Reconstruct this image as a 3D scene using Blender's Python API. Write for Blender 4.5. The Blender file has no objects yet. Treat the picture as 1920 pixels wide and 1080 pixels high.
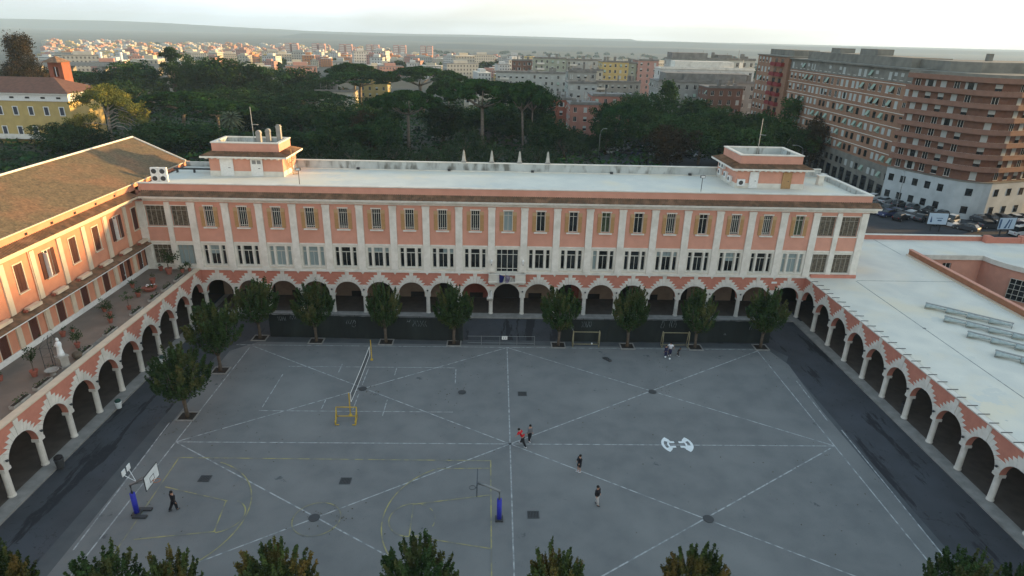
import bpy, bmesh, math, random
import numpy as np
from mathutils import Vector, Matrix
R = math.radians
PI = math.pi
random.seed(7)
rng = np.random.default_rng(11)
sc = bpy.context.scene
COL = sc.collection

# ------------------------------------------------------------------ camera
cam_d = bpy.data.cameras.new('camera')
cam = bpy.data.objects.new('camera', cam_d)
COL.objects.link(cam)
sc.camera = cam
yaw, pitch, roll = 0.0308, 0.3849, 0.0249
fw = Vector((math.sin(yaw)*math.cos(pitch), math.cos(yaw)*math.cos(pitch), -math.sin(pitch)))
rt = Vector((math.cos(yaw), -math.sin(yaw), 0))
up = rt.cross(fw)
r2 = rt*math.cos(roll) + up*math.sin(roll)
u2 = up*math.cos(roll) - rt*math.sin(roll)
M = Matrix((r2, u2, -fw)).transposed().to_4x4()
M.translation = Vector((-1.62, -74.47, 34.01))
cam.matrix_world = M
cam_d.sensor_width = 36
cam_d.lens = 1187.9/1920*36
cam_d.clip_start = 0.5
cam_d.clip_end = 20000

# ------------------------------------------------------------------ sky, sun, exposure
SUN_AZ = R(12)        # from +X towards +Y
SUN_EL = R(6.0)
SKY_STRENGTH = 0.15
SUN_STRENGTH = 5.0
w = bpy.data.worlds.new('World'); sc.world = w; w.use_nodes = True
nt = w.node_tree; nt.nodes.clear()
wo = nt.nodes.new('ShaderNodeOutputWorld'); bgn = nt.nodes.new('ShaderNodeBackground')
sky = nt.nodes.new('ShaderNodeTexSky'); sky.sky_type = 'NISHITA'; sky.sun_disc = False
sky.sun_elevation = SUN_EL
sky.sun_rotation = PI/2 - SUN_AZ
sky.altitude = 60; sky.air_density = 1.0; sky.dust_density = 1.2; sky.ozone_density = 1.6
# thin high cloud veil over the clear sky
tc = nt.nodes.new('ShaderNodeTexCoord'); mp = nt.nodes.new('ShaderNodeMapping')
mp.inputs['Scale'].default_value = (1.2, 1.2, 7)
nz = nt.nodes.new('ShaderNodeTexNoise'); nz.inputs['Scale'].default_value = 2.2; nz.inputs['Detail'].default_value = 5
nz.inputs['Distortion'].default_value = .6
rp = nt.nodes.new('ShaderNodeMapRange'); rp.inputs[1].default_value = .38; rp.inputs[2].default_value = .7
rp.inputs[3].default_value = .35; rp.inputs[4].default_value = .80
hsv = nt.nodes.new('ShaderNodeHueSaturation'); hsv.inputs['Saturation'].default_value = .55; hsv.inputs['Value'].default_value = 1.0
mxs = nt.nodes.new('ShaderNodeMixRGB'); mxs.inputs[2].default_value = (4.2, 5.5, 6.4, 1)
nt.links.new(tc.outputs['Generated'], mp.inputs[0]); nt.links.new(mp.outputs[0], nz.inputs[0])
nt.links.new(nz.outputs[0], rp.inputs[0]); nt.links.new(sky.outputs[0], hsv.inputs['Color'])
nt.links.new(rp.outputs[0], mxs.inputs[0])
# warm veil glow added right-front, turned off the sun's side to light the facade
dp = nt.nodes.new('ShaderNodeVectorMath'); dp.operation = 'DOT_PRODUCT'; dp.inputs[1].default_value = (math.cos(R(-20)), math.sin(R(-20)), 0)
nt.links.new(tc.outputs['Generated'], dp.inputs[0])
rd = nt.nodes.new('ShaderNodeMapRange'); rd.inputs[1].default_value = -.85; rd.inputs[2].default_value = .55
veil = nt.nodes.new('ShaderNodeMixRGB'); veil.inputs[1].default_value = (3.15, 3.85, 4.7, 1); veil.inputs[2].default_value = (8.2, 7.8, 7.0, 1)
nt.links.new(dp.outputs['Value'], rd.inputs[0]); nt.links.new(rd.outputs[0], veil.inputs[0]); 
sp = nt.nodes.new('ShaderNodeSeparateXYZ'); nt.links.new(tc.outputs['Generated'], sp.inputs[0])
rz2 = nt.nodes.new('ShaderNodeMapRange'); rz2.inputs[1].default_value = .10; rz2.inputs[2].default_value = .75; rz2.interpolation_type = 'SMOOTHSTEP'
nt.links.new(sp.outputs[2], rz2.inputs[0])
zen = nt.nodes.new('ShaderNodeMixRGB'); zen.inputs[2].default_value = (2.1, 3.0, 3.75, 1)
nt.links.new(rz2.outputs[0], zen.inputs[0]); nt.links.new(veil.outputs[0], zen.inputs[1]); nt.links.new(zen.outputs[0], mxs.inputs[2])
nt.links.new(hsv.outputs[0], mxs.inputs[1])
nt.links.new(mxs.outputs[0], bgn.inputs[0]); bgn.inputs[1].default_value = SKY_STRENGTH
nt.links.new(bgn.outputs[0], wo.inputs[0])

sd = bpy.data.lights.new('sun', 'SUN'); so = bpy.data.objects.new('sun', sd); COL.objects.link(so)
sd.energy = SUN_STRENGTH; sd.angle = R(2.0); sd.color = (1.0, 0.62, 0.24)
sdir = Vector((math.cos(SUN_AZ)*math.cos(SUN_EL), math.sin(SUN_AZ)*math.cos(SUN_EL), math.sin(SUN_EL)))
so.rotation_euler = sdir.to_track_quat('Z', 'Y').to_euler()
so.location = (60, 0, 80)
sc.view_settings.view_transform = 'Standard'; sc.view_settings.look = 'None'
sc.view_settings.exposure = 1.18; sc.view_settings.gamma = 1.0
sc.render.engine = 'CYCLES'
sc.cycles.max_bounces = 6; sc.cycles.transparent_max_bounces = 8
sc.cycles.volume_bounces = 0
sc.cycles.caustics_reflective = False; sc.cycles.caustics_refractive = False

# ------------------------------------------------------------------ helpers
def mat(name, c1, c2=None, scale=3.0, rough=.85, bump=0.0, bscale=None, detail=4, spec=.3, c3=None, s3=.3, metal=0, lo=.35, hi=.65, rnd=0.0, stretch=None):
    m = bpy.data.materials.new(name); m.use_nodes = True
    n = m.node_tree; b = n.nodes['Principled BSDF']
    b.inputs['Roughness'].default_value = rough
    b.inputs['Specular IOR Level'].default_value = spec
    b.inputs['Metallic'].default_value = metal
    if c2 is None and rnd == 0:
        b.inputs['Base Color'].default_value = (*c1, 1)
        if bump == 0: return m
    if c2 is None: c2 = tuple(x*.85 for x in c1)
    t = n.nodes.new('ShaderNodeTexCoord')
    src = t.outputs['Object']
    if stretch:
        mpn = n.nodes.new('ShaderNodeMapping'); mpn.inputs['Scale'].default_value = stretch
        n.links.new(src, mpn.inputs[0]); src = mpn.outputs[0]
    z = n.nodes.new('ShaderNodeTexNoise'); z.inputs['Scale'].default_value = scale; z.inputs['Detail'].default_value = detail
    n.links.new(src, z.inputs[0])
    r = n.nodes.new('ShaderNodeMapRange'); r.inputs[1].default_value = lo; r.inputs[2].default_value = hi
    n.links.new(z.outputs[0], r.inputs[0])
    x = n.nodes.new('ShaderNodeMixRGB'); x.inputs[1].default_value = (*c1, 1); x.inputs[2].default_value = (*c2, 1)
    n.links.new(r.outputs[0], x.inputs[0])
    out = x.outputs[0]
    if c3:
        z2 = n.nodes.new('ShaderNodeTexNoise'); z2.inputs['Scale'].default_value = s3; z2.inputs['Detail'].default_value = 5
        n.links.new(src, z2.inputs[0])
        r2_ = n.nodes.new('ShaderNodeMapRange'); r2_.inputs[1].default_value = .5; r2_.inputs[2].default_value = .68
        n.links.new(z2.outputs[0], r2_.inputs[0])
        x2 = n.nodes.new('ShaderNodeMixRGB'); x2.inputs[2].default_value = (*c3, 1)
        n.links.new(out, x2.inputs[1]); n.links.new(r2_.outputs[0], x2.inputs[0]); out = x2.outputs[0]
    if rnd:
        oi = n.nodes.new('ShaderNodeObjectInfo')
        hs = n.nodes.new('ShaderNodeHueSaturation')
        mr = n.nodes.new('ShaderNodeMapRange'); mr.inputs[3].default_value = 1-rnd; mr.inputs[4].default_value = 1+rnd
        n.links.new(oi.outputs['Random'], mr.inputs[0]); n.links.new(mr.outputs[0], hs.inputs['Value'])
        n.links.new(out, hs.inputs['Color']); out = hs.outputs[0]
    n.links.new(out, b.inputs['Base Color'])
    if bump:
        bz = n.nodes.new('ShaderNodeTexNoise'); bz.inputs['Scale'].default_value = bscale or scale*6; bz.inputs['Detail'].default_value = 3
        n.links.new(src, bz.inputs[0])
        bp = n.nodes.new('ShaderNodeBump'); bp.inputs['Strength'].default_value = bump; bp.inputs['Distance'].default_value = .05
        n.links.new(bz.outputs[0], bp.inputs['Height']); n.links.new(bp.outputs[0], b.inputs['Normal'])
    return m

def tag(o, label=None, cat=None, group=None, kind=None):
    if label: o['label'] = label
    if cat: o['category'] = cat
    if group: o['group'] = group
    if kind: o['kind'] = kind
    return o
def thing(name, label, cat, loc=(0, 0, 0), rz=0, group=None):
    o = bpy.data.objects.new(name, None); COL.objects.link(o); o.empty_display_size = .3
    o.location = loc; o.rotation_euler = (0, 0, rz)
    return tag(o, label, cat, group)
def copy_tree(o, parent=None):
    c = o.copy(); COL.objects.link(c); c.parent = parent
    for ch in list(o.children): copy_tree(ch, c)
    return c
def worldloc(p):
    v = Vector((0, 0, 0))
    while p is not None:
        v = v + p.location; p = p.parent
    return v

class MB:
    """collects faces in a wall frame: u along, d outward, z up"""
    def __init__(s, O=(0, 0, 0), U=(1, 0, 0), N=(0, -1, 0)):
        s.v = []; s.f = []; s.m = []
        s.O = Vector(O); s.U = Vector(U); s.N = Vector(N)
    def p(s, u, d, z):
        s.v.append(tuple(s.O + s.U*u + s.N*d + Vector((0, 0, z)))); return len(s.v)-1
    def face(s, idx, m=0):
        s.f.append(tuple(idx)); s.m.append(m)
    def box(s, u0, u1, d0, d1, z0, z1, m=0):
        i = [s.p(u, d, z) for z in (z0, z1) for d in (d0, d1) for u in (u0, u1)]
        for q in ((0, 1, 3, 2), (4, 6, 7, 5), (0, 4, 5, 1), (2, 3, 7, 6), (0, 2, 6, 4), (1, 5, 7, 3)):
            s.face([i[k] for k in q], m)
    def prism(s, pts, d0, d1, m=0, cap=True):      # pts = (u, z) outline extruded along d
        n = len(pts)
        a = [s.p(u, d0, z) for u, z in pts]; b = [s.p(u, d1, z) for u, z in pts]
        if cap: s.face(a[::-1], m); s.face(b, m)
        for i in range(n):
            j = (i+1) % n; s.face((a[i], a[j], b[j], b[i]), m)
    def uprism(s, pts, u0, u1, m=0):               # pts = (d, z) profile extruded along u
        n = len(pts)
        a = [s.p(u0, d, z) for d, z in pts]; b = [s.p(u1, d, z) for d, z in pts]
        s.face(a[::-1], m); s.face(b, m)
        for i in range(n):
            j = (i+1) % n; s.face((a[i], a[j], b[j], b[i]), m)
    def zprism(s, pts, z0, z1, m=0):               # pts = (u, d) plan outline
        n = len(pts)
        a = [s.p(u, d, z0) for u, d in pts]; b = [s.p(u, d, z1) for u, d in pts]
        s.face(a[::-1], m); s.face(b, m)
        for i in range(n):
            j = (i+1) % n; s.face((a[i], a[j], b[j], b[i]), m)
    def lathe(s, prof, u=0, d=0, z=0, n=12, m=0, cap=True):   # prof = (r, z)
        rings = []
        for r, zz in prof:
            rings.append([s.p(u+r*math.cos(2*PI*k/n), d+r*math.sin(2*PI*k/n), z+zz) for k in range(n)])
        for a, b in zip(rings, rings[1:]):
            for k in range(n): s.face((a[k], a[(k+1) % n], b[(k+1) % n], b[k]), m)
        if cap: s.face(rings[0][::-1], m); s.face(rings[-1], m)
    def tube(s, pts, rad, n=6, m=0, cap=True):      # pts world-like (u,d,z)
        P = [Vector(p) for p in pts]
        if not hasattr(rad, '__len__'): rad = [rad]*len(P)
        rings = []
        for i, p in enumerate(P):
            t = (P[min(i+1, len(P)-1)] - P[max(i-1, 0)])
            if t.length < 1e-6: t = Vector((0, 0, 1))
            t.normalize()
            a = t.cross(Vector((0, 0, 1)) if abs(t.z) < .9 else Vector((1, 0, 0))).normalized(); b = t.cross(a)
            rings.append([s.p(*(p + (a*math.cos(2*PI*k/n) + b*math.sin(2*PI*k/n))*rad[i])) for k in range(n)])
        for a, b in zip(rings, rings[1:]):
            for k in range(n): s.face((a[k], a[(k+1) % n], b[(k+1) % n], b[k]), m)
        if cap: s.face(rings[0][::-1], m); s.face(rings[-1], m)
    def holes(s, u0, u1, z0, z1, hs, d0, d1, m=0):  # wall box with rectangular holes (ua,ub,za,zb), disjoint in u unless stacked
        us = sorted(set([u0, u1] + [h[0] for h in hs] + [h[1] for h in hs]))
        for a, b in zip(us, us[1:]):
            if b-a < 1e-6: continue
            cols = sorted([(h[2], h[3]) for h in hs if h[0] < b-1e-6 and h[1] > a+1e-6])
            z = z0
            for (za, zb) in cols:
                if za-z > 1e-6: s.box(a, b, d0, d1, z, za, m)
                z = zb
            if z1-z > 1e-6: s.box(a, b, d0, d1, z, z1, m)
    def mesh(s, name, mats, shift=Vector((0, 0, 0)), smooth=False, fix=True):
        me = bpy.data.meshes.new(name)
        vs = [tuple(Vector(v)-shift) for v in s.v]
        me.from_pydata(vs, [], s.f)
        if not isinstance(mats, (list, tuple)): mats = [mats]
        for mm in mats: me.materials.append(mm)
        me.polygons.foreach_set('material_index', s.m)
        if fix:
            bm = bmesh.new(); bm.from_mesh(me); bmesh.ops.recalc_face_normals(bm, faces=bm.faces); bm.to_mesh(me); bm.free()
        if smooth: me.polygons.foreach_set('use_smooth', [True]*len(me.polygons))
        me.update()
        return me
    def build(s, name, mats, parent=None, smooth=False, label=None):
        sh = worldloc(parent) if parent else Vector((0, 0, 0))
        o = bpy.data.objects.new(name, s.mesh(name, mats, sh, smooth)); COL.objects.link(o)
        if parent: o.parent = parent
        if label: o['label'] = label
        return o

def put(name, me, parent=None, loc=(0, 0, 0), rz=0, label=None):
    """a part that shares its mesh; loc is in world metres"""
    o = bpy.data.objects.new(name, me); COL.objects.link(o)
    if parent is not None:
        o.parent = parent; o.location = Vector(loc) - worldloc(parent)
    else: o.location = loc
    o.rotation_euler = (0, 0, rz)
    if label: o['label'] = label
    return o
def sub(name, me, parent, label=None):
    o = bpy.data.objects.new(name, me); COL.objects.link(o); o.parent = parent
    if label: o['label'] = label
    return o
def struct(name, mb, m):
    return tag(mb.build(name, m), kind='structure')
ORD = ['first', 'second', 'third', 'fourth', 'fifth', 'sixth', 'seventh', 'eighth', 'ninth', 'tenth', 'eleventh', 'twelfth', 'thirteenth',
       'fourteenth', 'fifteenth', 'sixteenth', 'seventeenth', 'eighteenth', 'nineteenth', 'twentieth', 'twenty-first', 'twenty-second',
       'twenty-third', 'twenty-fourth', 'twenty-fifth', 'twenty-sixth', 'twenty-seventh', 'twenty-eighth', 'twenty-ninth', 'thirtieth']

# ------------------------------------------------------------------ materials
PINK = mat('pink_stucco', (.61, .305, .22), (.55, .275, .20), 1.2, bump=.15, bscale=14, c3=(.52, .25, .175), s3=.22)
PINK2 = mat('deep_pink_stucco', (.53, .215, .15), (.47, .185, .13), 1.5, bump=.15, bscale=12)
CREAM = mat('cream_stone', (.69, .66, .58), (.62, .59, .52), 1.6, bump=.2, bscale=10, c3=(.54, .51, .44), s3=.5)
STONE = mat('white_stone', (.73, .70, .63), (.65, .62, .55), 2.2, bump=.3, bscale=9, c3=(.58, .55, .48), s3=.6)
CREAM2 = mat('warm_cream_plaster', (.62, .53, .40), (.56, .47, .36), 1.3, bump=.15, bscale=9)
ROOFW = mat('pale_roof_membrane', (.66, .65, .57), (.58, .58, .52), .35, rough=.8, c3=(.68, .63, .50), s3=.16, bump=.08, bscale=3)
spotty_later = 1
ROOFP = mat('pale_parapet_lining', (.50, .52, .50), (.40, .42, .40), .8, c3=(.16, .16, .14), s3=1.1, stretch=(1, 1, .35))
ASPH = mat('worn_court_asphalt', (.162, .168, .166), (.136, .143, .143), .55, rough=.9, c3=(.182, .188, .184), s3=.13, bump=.15, bscale=30)
def spotty(m, thr=.72, dark=(.03, .035, .04), scale=1.1, st=(1, 1, 1)):
    n = m.node_tree; b = n.nodes['Principled BSDF']; src = b.inputs['Base Color'].links[0].from_socket
    t = n.nodes.new('ShaderNodeTexCoord')
    z = n.nodes.new('ShaderNodeTexNoise'); z.inputs['Scale'].default_value = scale; z.inputs['Detail'].default_value = 6; z.inputs['Roughness'].default_value = .65
    ms = n.nodes.new('ShaderNodeMapping'); ms.inputs['Scale'].default_value = st; n.links.new(t.outputs['Object'], ms.inputs[0]); n.links.new(ms.outputs[0], z.inputs[0])
    r = n.nodes.new('ShaderNodeMapRange'); r.inputs[1].default_value = thr; r.inputs[2].default_value = thr+.03
    n.links.new(z.outputs[0], r.inputs[0])
    x = n.nodes.new('ShaderNodeMixRGB'); x.inputs[2].default_value = (*dark, 1)
    n.links.new(src, x.inputs[1]); n.links.new(r.outputs[0], x.inputs[0]); n.links.new(x.outputs[0], b.inputs['Base Color'])
spotty(ASPH, .70); spotty(ASPH, .66, (.085, .094, .098), .35); spotty(ASPH, .63, (.10, .11, .113), 9.0)
DRIVE = mat('dark_driveway_asphalt', (.052, .056, .063), (.042, .046, .052), .5, rough=.85, c3=(.058, .064, .074), s3=.16, bump=.15, bscale=25)
spotty(DRIVE, .56, (.020, .022, .026), .5, (1, .16, 1)); spotty(DRIVE, .62, (.028, .031, .036), 2.2)
spotty(ROOFW, .60, (.585, .59, .53), .22); spotty(ROOFW, .70, (.46, .47, .42), .8)
def cracks(m, scale=.11, wdt=.0035, dark=(.06, .066, .07)):
    n = m.node_tree; b = n.nodes['Principled BSDF']; src = b.inputs['Base Color'].links[0].from_socket
    t = n.nodes.new('ShaderNodeTexCoord'); z = n.nodes.new('ShaderNodeTexNoise'); z.inputs['Scale'].default_value = .7; z.inputs['Detail'].default_value = 6
    n.links.new(t.outputs['Object'], z.inputs[0])
    ad = n.nodes.new('ShaderNodeVectorMath'); ad.operation = 'MULTIPLY_ADD'; ad.inputs[1].default_value = (3.5, 3.5, 0)
    n.links.new(z.outputs['Color'], ad.inputs[0]); n.links.new(t.outputs['Object'], ad.inputs[2])
    v = n.nodes.new('ShaderNodeTexVoronoi'); v.feature = 'DISTANCE_TO_EDGE'; v.inputs['Scale'].default_value = scale
    n.links.new(ad.outputs[0], v.inputs['Vector'])
    r = n.nodes.new('ShaderNodeMapRange'); r.inputs[1].default_value = wdt; r.inputs[2].default_value = wdt*2.2; r.inputs[3].default_value = .75; r.inputs[4].default_value = 0
    n.links.new(v.outputs['Distance'], r.inputs[0])
    x = n.nodes.new('ShaderNodeMixRGB'); x.inputs[2].default_value = (*dark, 1)
    n.links.new(src, x.inputs[1]); n.links.new(r.outputs[0], x.inputs[0]); n.links.new(x.outputs[0], b.inputs['Base Color'])
cracks(DRIVE, .10, .0012, (.03, .033, .037))
STRIP = mat('court_edge_paving', (.085, .095, .100), (.068, .076, .082), .6, rough=.9, bump=.15, bscale=20)
LINEW = mat('worn_white_paint', (.38, .40, .40), (.17, .185, .19), 2.0, lo=.40, hi=.62)
LINEY = mat('worn_yellow_paint', (.34, .31, .13), (.165, .165, .145), 1.1, lo=.38, hi=.60)
LOGO = mat('fresh_white_paint', (.72, .76, .76), (.62, .66, .66), 3)
GLASSD = mat('dark_window_glass', (.010, .013, .015), (.050, .055, .052), .45, lo=.45, hi=.7, rough=.12, spec=.5)
GLASST = mat('curtained_window_glass', (.26, .32, .32), (.20, .26, .26), 6, rough=.3, stretch=(6, 6, .3))
GLASSG = mat('greenish_window_glass', (.07, .09, .045), (.03, .04, .03), 2, rough=.15)
FRAME = mat('pale_window_frame', (.50, .49, .43))
WHITE = mat('white_paint', (.75, .75, .72), (.66, .66, .63), 4)
SHUT = mat('tan_shutter', (.42, .25, .11), (.36, .215, .095), 5, rough=.7)
SHUTL = mat('pale_tan_shutter_top', (.46, .31, .17))
BROWN = mat('dark_brown_shutter', (.085, .032, .024), (.07, .027, .02), 4, rough=.6)
TILE = mat('old_roof_tile', (.19, .105, .06), (.11, .075, .045), 2.2, bump=.4, bscale=10, c3=(.26, .15, .09), s3=.9)
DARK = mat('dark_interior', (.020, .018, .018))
INTW = mat('arcade_inner_wall', (.30, .22, .16), (.25, .18, .13), 1.2, bump=.1)
INTR = mat('arcade_red_inner_wall', (.24, .07, .05), (.19, .055, .04), 1.4)
PAVE = mat('arcade_paving', (.10, .082, .068), (.075, .062, .052), 1.2)
KERB = mat('kerb_stone', (.30, .29, .27), (.22, .215, .20), 1.2, bump=.2)
TERR = mat('terrace_paving', (.20, .165, .135), (.17, .14, .115), .8, bump=.15, bscale=12, c3=(.15, .13, .11), s3=.3)
METAL = mat('grey_metal', (.22, .23, .23), rough=.5, metal=.3)
GALV = mat('galvanised_tube', (.36, .38, .37), (.26, .28, .28), 3, rough=.5, metal=.3)
DKMET = mat('dark_metal', (.045, .048, .05), rough=.55)
YEL = mat('yellow_painted_tube', (.52, .36, .05), (.40, .27, .04), 4, rough=.5)
BLUE = mat('blue_padding', (.03, .04, .42), (.025, .032, .33), 3, rough=.55)
TERRA = mat('terracotta', (.30, .10, .07), (.24, .08, .055), 5)
CONC = mat('concrete', (.33, .32, .29), (.25, .24, .22), 1.5, bump=.2)
FENCE = mat('dark_green_windscreen', (.013, .019, .018), (.009, .013, .013), 1.0, rough=.7, c3=(.020, .028, .026), s3=.5, stretch=(1, 1, .4))
GRAF = mat('pale_spray_paint', (.22, .25, .26), (.05, .06, .06), 3)
BARK = mat('tree_bark', (.12, .095, .07), (.08, .062, .046), 4, bump=.5, bscale=8)
BARKP = mat('pale_pine_bark', (.25, .21, .17), (.16, .135, .11), 2, bump=.5, bscale=6)
SOIL = mat('dark_soil', (.035, .028, .022), (.022, .018, .014), 3)
def leafmat(name, c1, c2, c3=None, rnd=.2, scale=.5):
    m = mat(name, c1, c2, scale, rough=.9, spec=0.0, c3=c3, s3=.35, rnd=rnd)
    m.node_tree.nodes['Principled BSDF'].inputs['Subsurface Weight'].default_value = 0
    return m
LEAFC = leafmat('court_tree_leaves', (.048, .086, .030), (.018, .034, .014), (.12, .115, .042), .12, 1.4)
LEAFA = leafmat('autumn_tree_leaves', (.070, .098, .030), (.028, .044, .018), (.17, .105, .032), .12, 1.2)
LEAFP = leafmat('stone_pine_needles', (.020, .066, .018), (.008, .027, .010), (.045, .100, .024), .15, .25)
LEAFB = leafmat('park_tree_leaves', (.023, .062, .019), (.009, .026, .011), (.058, .092, .027), .28, .25)
LEAFG = leafmat('street_tree_leaves', (.040, .088, .026), (.015, .036, .013), (.075, .115, .034), .25, .3)
LEAFR = leafmat('russet_tree_leaves', (.045, .036, .020), (.018, .018, .011), (.070, .042, .022), .15, .3)
LEAFO = leafmat('shrub_leaves', (.032, .060, .027), (.014, .028, .013), (.055, .080, .036), .25, .5)
LEAFY = leafmat('sunlit_pine_needles', (.14, .15, .035), (.055, .075, .020), (.20, .18, .045), .1, .5)  # golden sunlight is put into the needle colour
BARKW = mat('lighter_pale_bark', (.34, .29, .24), (.24, .20, .165), 2, bump=.4, bscale=6)  # lighter bark for the bare-limbed pines
LEAFS = leafmat('potted_plant_leaves', (.055, .085, .035), (.030, .045, .022), (.10, .12, .06), .2, 3)

# ================================================================== GROUND
def gz(x, y):      # terrain height: level round the school, falling away to the plain
    d = math.hypot(x*.8, max(y, 0))
    t = min(max((d-300)/1500, 0), 1); t = t*t*(3-2*t)
    return -42*t
g = MB()
xs = [-9000, -6000, -4000, -2500, -1700, -1200, -800, -500, -300, -150, 0, 150, 300, 500, 800, 1200, 1700, 2500, 4000, 6000, 9000]
ys = [-3000, -1000, -300, 0, 150, 260, 400, 550, 700, 900, 1150, 1400, 1700, 2100, 2800, 4000, 6000, 9000]
ids = {}
for i, x in enumerate(xs):
    for j, y in enumerate(ys): ids[i, j] = g.p(x, -y, gz(x, y)-.06)
for i in range(len(xs)-1):
    for j in range(len(ys)-1): g.face((ids[i, j], ids[i+1, j], ids[i+1, j+1], ids[i, j+1]))
GRD = mat('far_ground', (.045, .050, .030), (.085, .080, .062), .012, c3=(.032, .040, .022), s3=.004)
struct('ground', g, GRD)
def sheet(name, pts, z, m, kind='structure'):
    b = MB(N=(0, 1, 0)); b.face([b.p(x, y, z) for x, y in pts]); return tag(b.build(name, m), kind=kind)
sheet('driveway', [(-44, -62), (44, -62), (44, 6), (-44, 6)], 0.0, DRIVE)
sheet('court_edge_strip', [(-32.2, -62), (31.4, -62), (31.4, -12.2), (32.4, -10.5), (30.6, -7.4), (-29.2, -6.9), (-32.2, -10)], .004, STRIP)
sheet('playground_court', [(-30.6, -62), (30.7, -62), (30.9, -22), (31.6, -12.4), (30.6, -8.6), (-28.8, -8.2), (-31.2, -10.5)], .008, ASPH)
# ---- painted lines
lines = MB(N=(0, 1, 0)); yl = MB(N=(0, 1, 0))
lz = [0.012]
def stroke(mb, pts, wd, closed=False):
    z = lz[0]; lz[0] += .0004
    P = [Vector((x, y)) for x, y in pts]; n = len(P); L = []
    for i, p in enumerate(P):
        a = P[i-1] if (i > 0 or closed) else p; b = P[(i+1) % n] if (i < n-1 or closed) else p
        t = (b-a).normalized(); nn = Vector((-t.y, t.x))*wd/2
        L.append((mb.p(p.x+nn.x, p.y+nn.y, z), mb.p(p.x-nn.x, p.y-nn.y, z)))
    for i in range(n if closed else n-1):
        a, b = L[i], L[(i+1) % n]; mb.face((a[0], b[0], b[1], a[1]))
def arc(cx, cy, r, a0, a1, n=24): return [(cx+r*math.cos(R(a0+(a1-a0)*k/n)), cy+r*math.sin(R(a0+(a1-a0)*k/n))) for k in range(n+1)]
W = .11
CX, T, Mi, B = 29.3, -9.0, -27.5, -46.0
for a, b in [((-CX, -9.6), (-CX, B)), ((CX, -8.9), (CX, B)), ((-CX, Mi), (CX, Mi)), ((0, T), (0, -50)),
             ((-29.0, -9.3), (0, Mi)), ((0, Mi), (29.6, -9.0)), ((0, T), (-CX, Mi)), ((0, T), (CX, Mi)),
             ((-CX, Mi), (0, B)), ((0, B), (CX, Mi)), ((0, Mi), (-CX, B)), ((0, Mi), (CX, B)),
             ((-31, -9.0), (30.3, -8.9)), ((30.9, -16), (30.6, -23.5)), ((31.2, -25.0), (30.7, -41)), ((-31.2, -24.6), (-30.5, -40))]:
    stroke(lines, [a, b], W)
# volleyball court (net runs along y at x=-15)
for a, b in [((-23.6, -13.9), (-5.6, -13.9)), ((-23.8, -22.5), (-5.4, -22.5)), ((-23.7, -15.6), (-23.7, -21.9)), ((-15, -14.2), (-15, -17.6)), ((-15, -19.4), (-15, -22.3)),
             ((-18, -13.3), (-18, -15.2)), ((-18, -20.2), (-18, -22.1)), ((-12, -14.1), (-12, -15.6)), ((-12, -20.4), (-12, -23.2)), ((-5.6, -14.2), (-5.5, -17.2))]:
    stroke(lines, [a, b], .09)
for a, b in [((-28.5, -29.7), (-1.7, -29.9)), ((-28.0, -29.7), (-27.4, -43.5)), ((-1.7, -29.8), (-1.5, -43.5)), ((-27.4, -33.4), (-21.9, -35.0)), ((-26.9, -39.0), (-21.5, -38.2)), ((-22.0, -35.0), (-21.6, -38.2)),
             ((-7.6, -35.3), (-1.7, -34.2)), ((-7.5, -38.6), (-1.6, -39.8)), ((-7.6, -35.3), (-7.5, -38.6)), ((-6.2, -31.0), (-1.8, -30.9))]:
    stroke(yl, [a, b], .10)
stroke(yl, arc(-21.8, -36.6, 1.75, 68, -80), .10)
stroke(yl, arc(-7.5, -36.95, 1.72, 90, 270), .10)
for k in range(6): stroke(yl, arc(-7.5, -36.95, 1.72, -80+k*28, -66+k*28, 4), .08)
stroke(yl, arc(-26.6, -36.6, 6.7, 70, -66, 30), .10)
stroke(yl, arc(-3.0, -36.9, 6.7, 120, 246, 30), .10)
stroke(yl, arc(-14.6, -36.9, 1.75, 0, 357, 40), .08)
struct('white_court_lines', lines, LINEW); struct('yellow_court_lines', yl, LINEY)

# emblem painted on the halfway line
em = MB(O=(15.0, -27.45, 0), N=(0, 1, 0))
def sector(cx, r0, r1, a0, a1, z, n=10):
    for k in range(n):
        t0 = R(a0+(a1-a0)*k/n); t1 = R(a0+(a1-a0)*(k+1)/n)
        em.face([em.p(cx+r*math.cos(t), r*math.sin(t), z) for r, t in ((r0, t0), (r1, t0), (r1, t1), (r0, t1))])
for sgn, base in ((-1, 180), (1, 0)):
    tilt = 0
    sector(.0, 1.18, 1.42, base-50, base+50, .034)
    sector(.0, .72, .90, base-46, base+46, .034)
    sector(.0, .90, 1.18, base-50, base-(8 if sgn > 0 else 26), .034); sector(.0, .90, 1.18, base+26, base+50, .034)
    for dx, dy in ((.42, .34), (.42, -.34)):
        em.box(sgn*dx-.22, sgn*dx+.22, dy-.13, dy+.13, .030, .034)
struct('painted_court_emblem', em, LOGO)
# driveway kerbs / arcade platforms
k = MB(N=(0, 1, 0))
k.zprism([(-38.0, -1.0), (38.0, -1.0), (38.0, 5.6), (-38.0, 5.6)], -.05, .15)
k.zprism([(-44.0, -62), (-37.1, -62), (-37.1, -1.003), (-44.0, -1.003)], -.05, .15)
k.zprism([(37.1, -62), (44.0, -62), (44.0, -1.003), (37.1, -1.003)], -.05, .15)
struct('arcade_platform', k, KERB)
sheet('arcade_floor', [(-37.3, .35), (37.3, .35), (37.3, 5.5), (-37.3, 5.5)], .156, PAVE)
sheet('arcade_floor_side', [(-44, -62), (-38.3, -62), (-38.3, 5.4), (-44, 5.4)], .160, PAVE)
sheet('arcade_floor_side', [(38.3, -62), (44, -62), (44, 5.4), (38.3, 5.4)], .160, PAVE)

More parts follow.
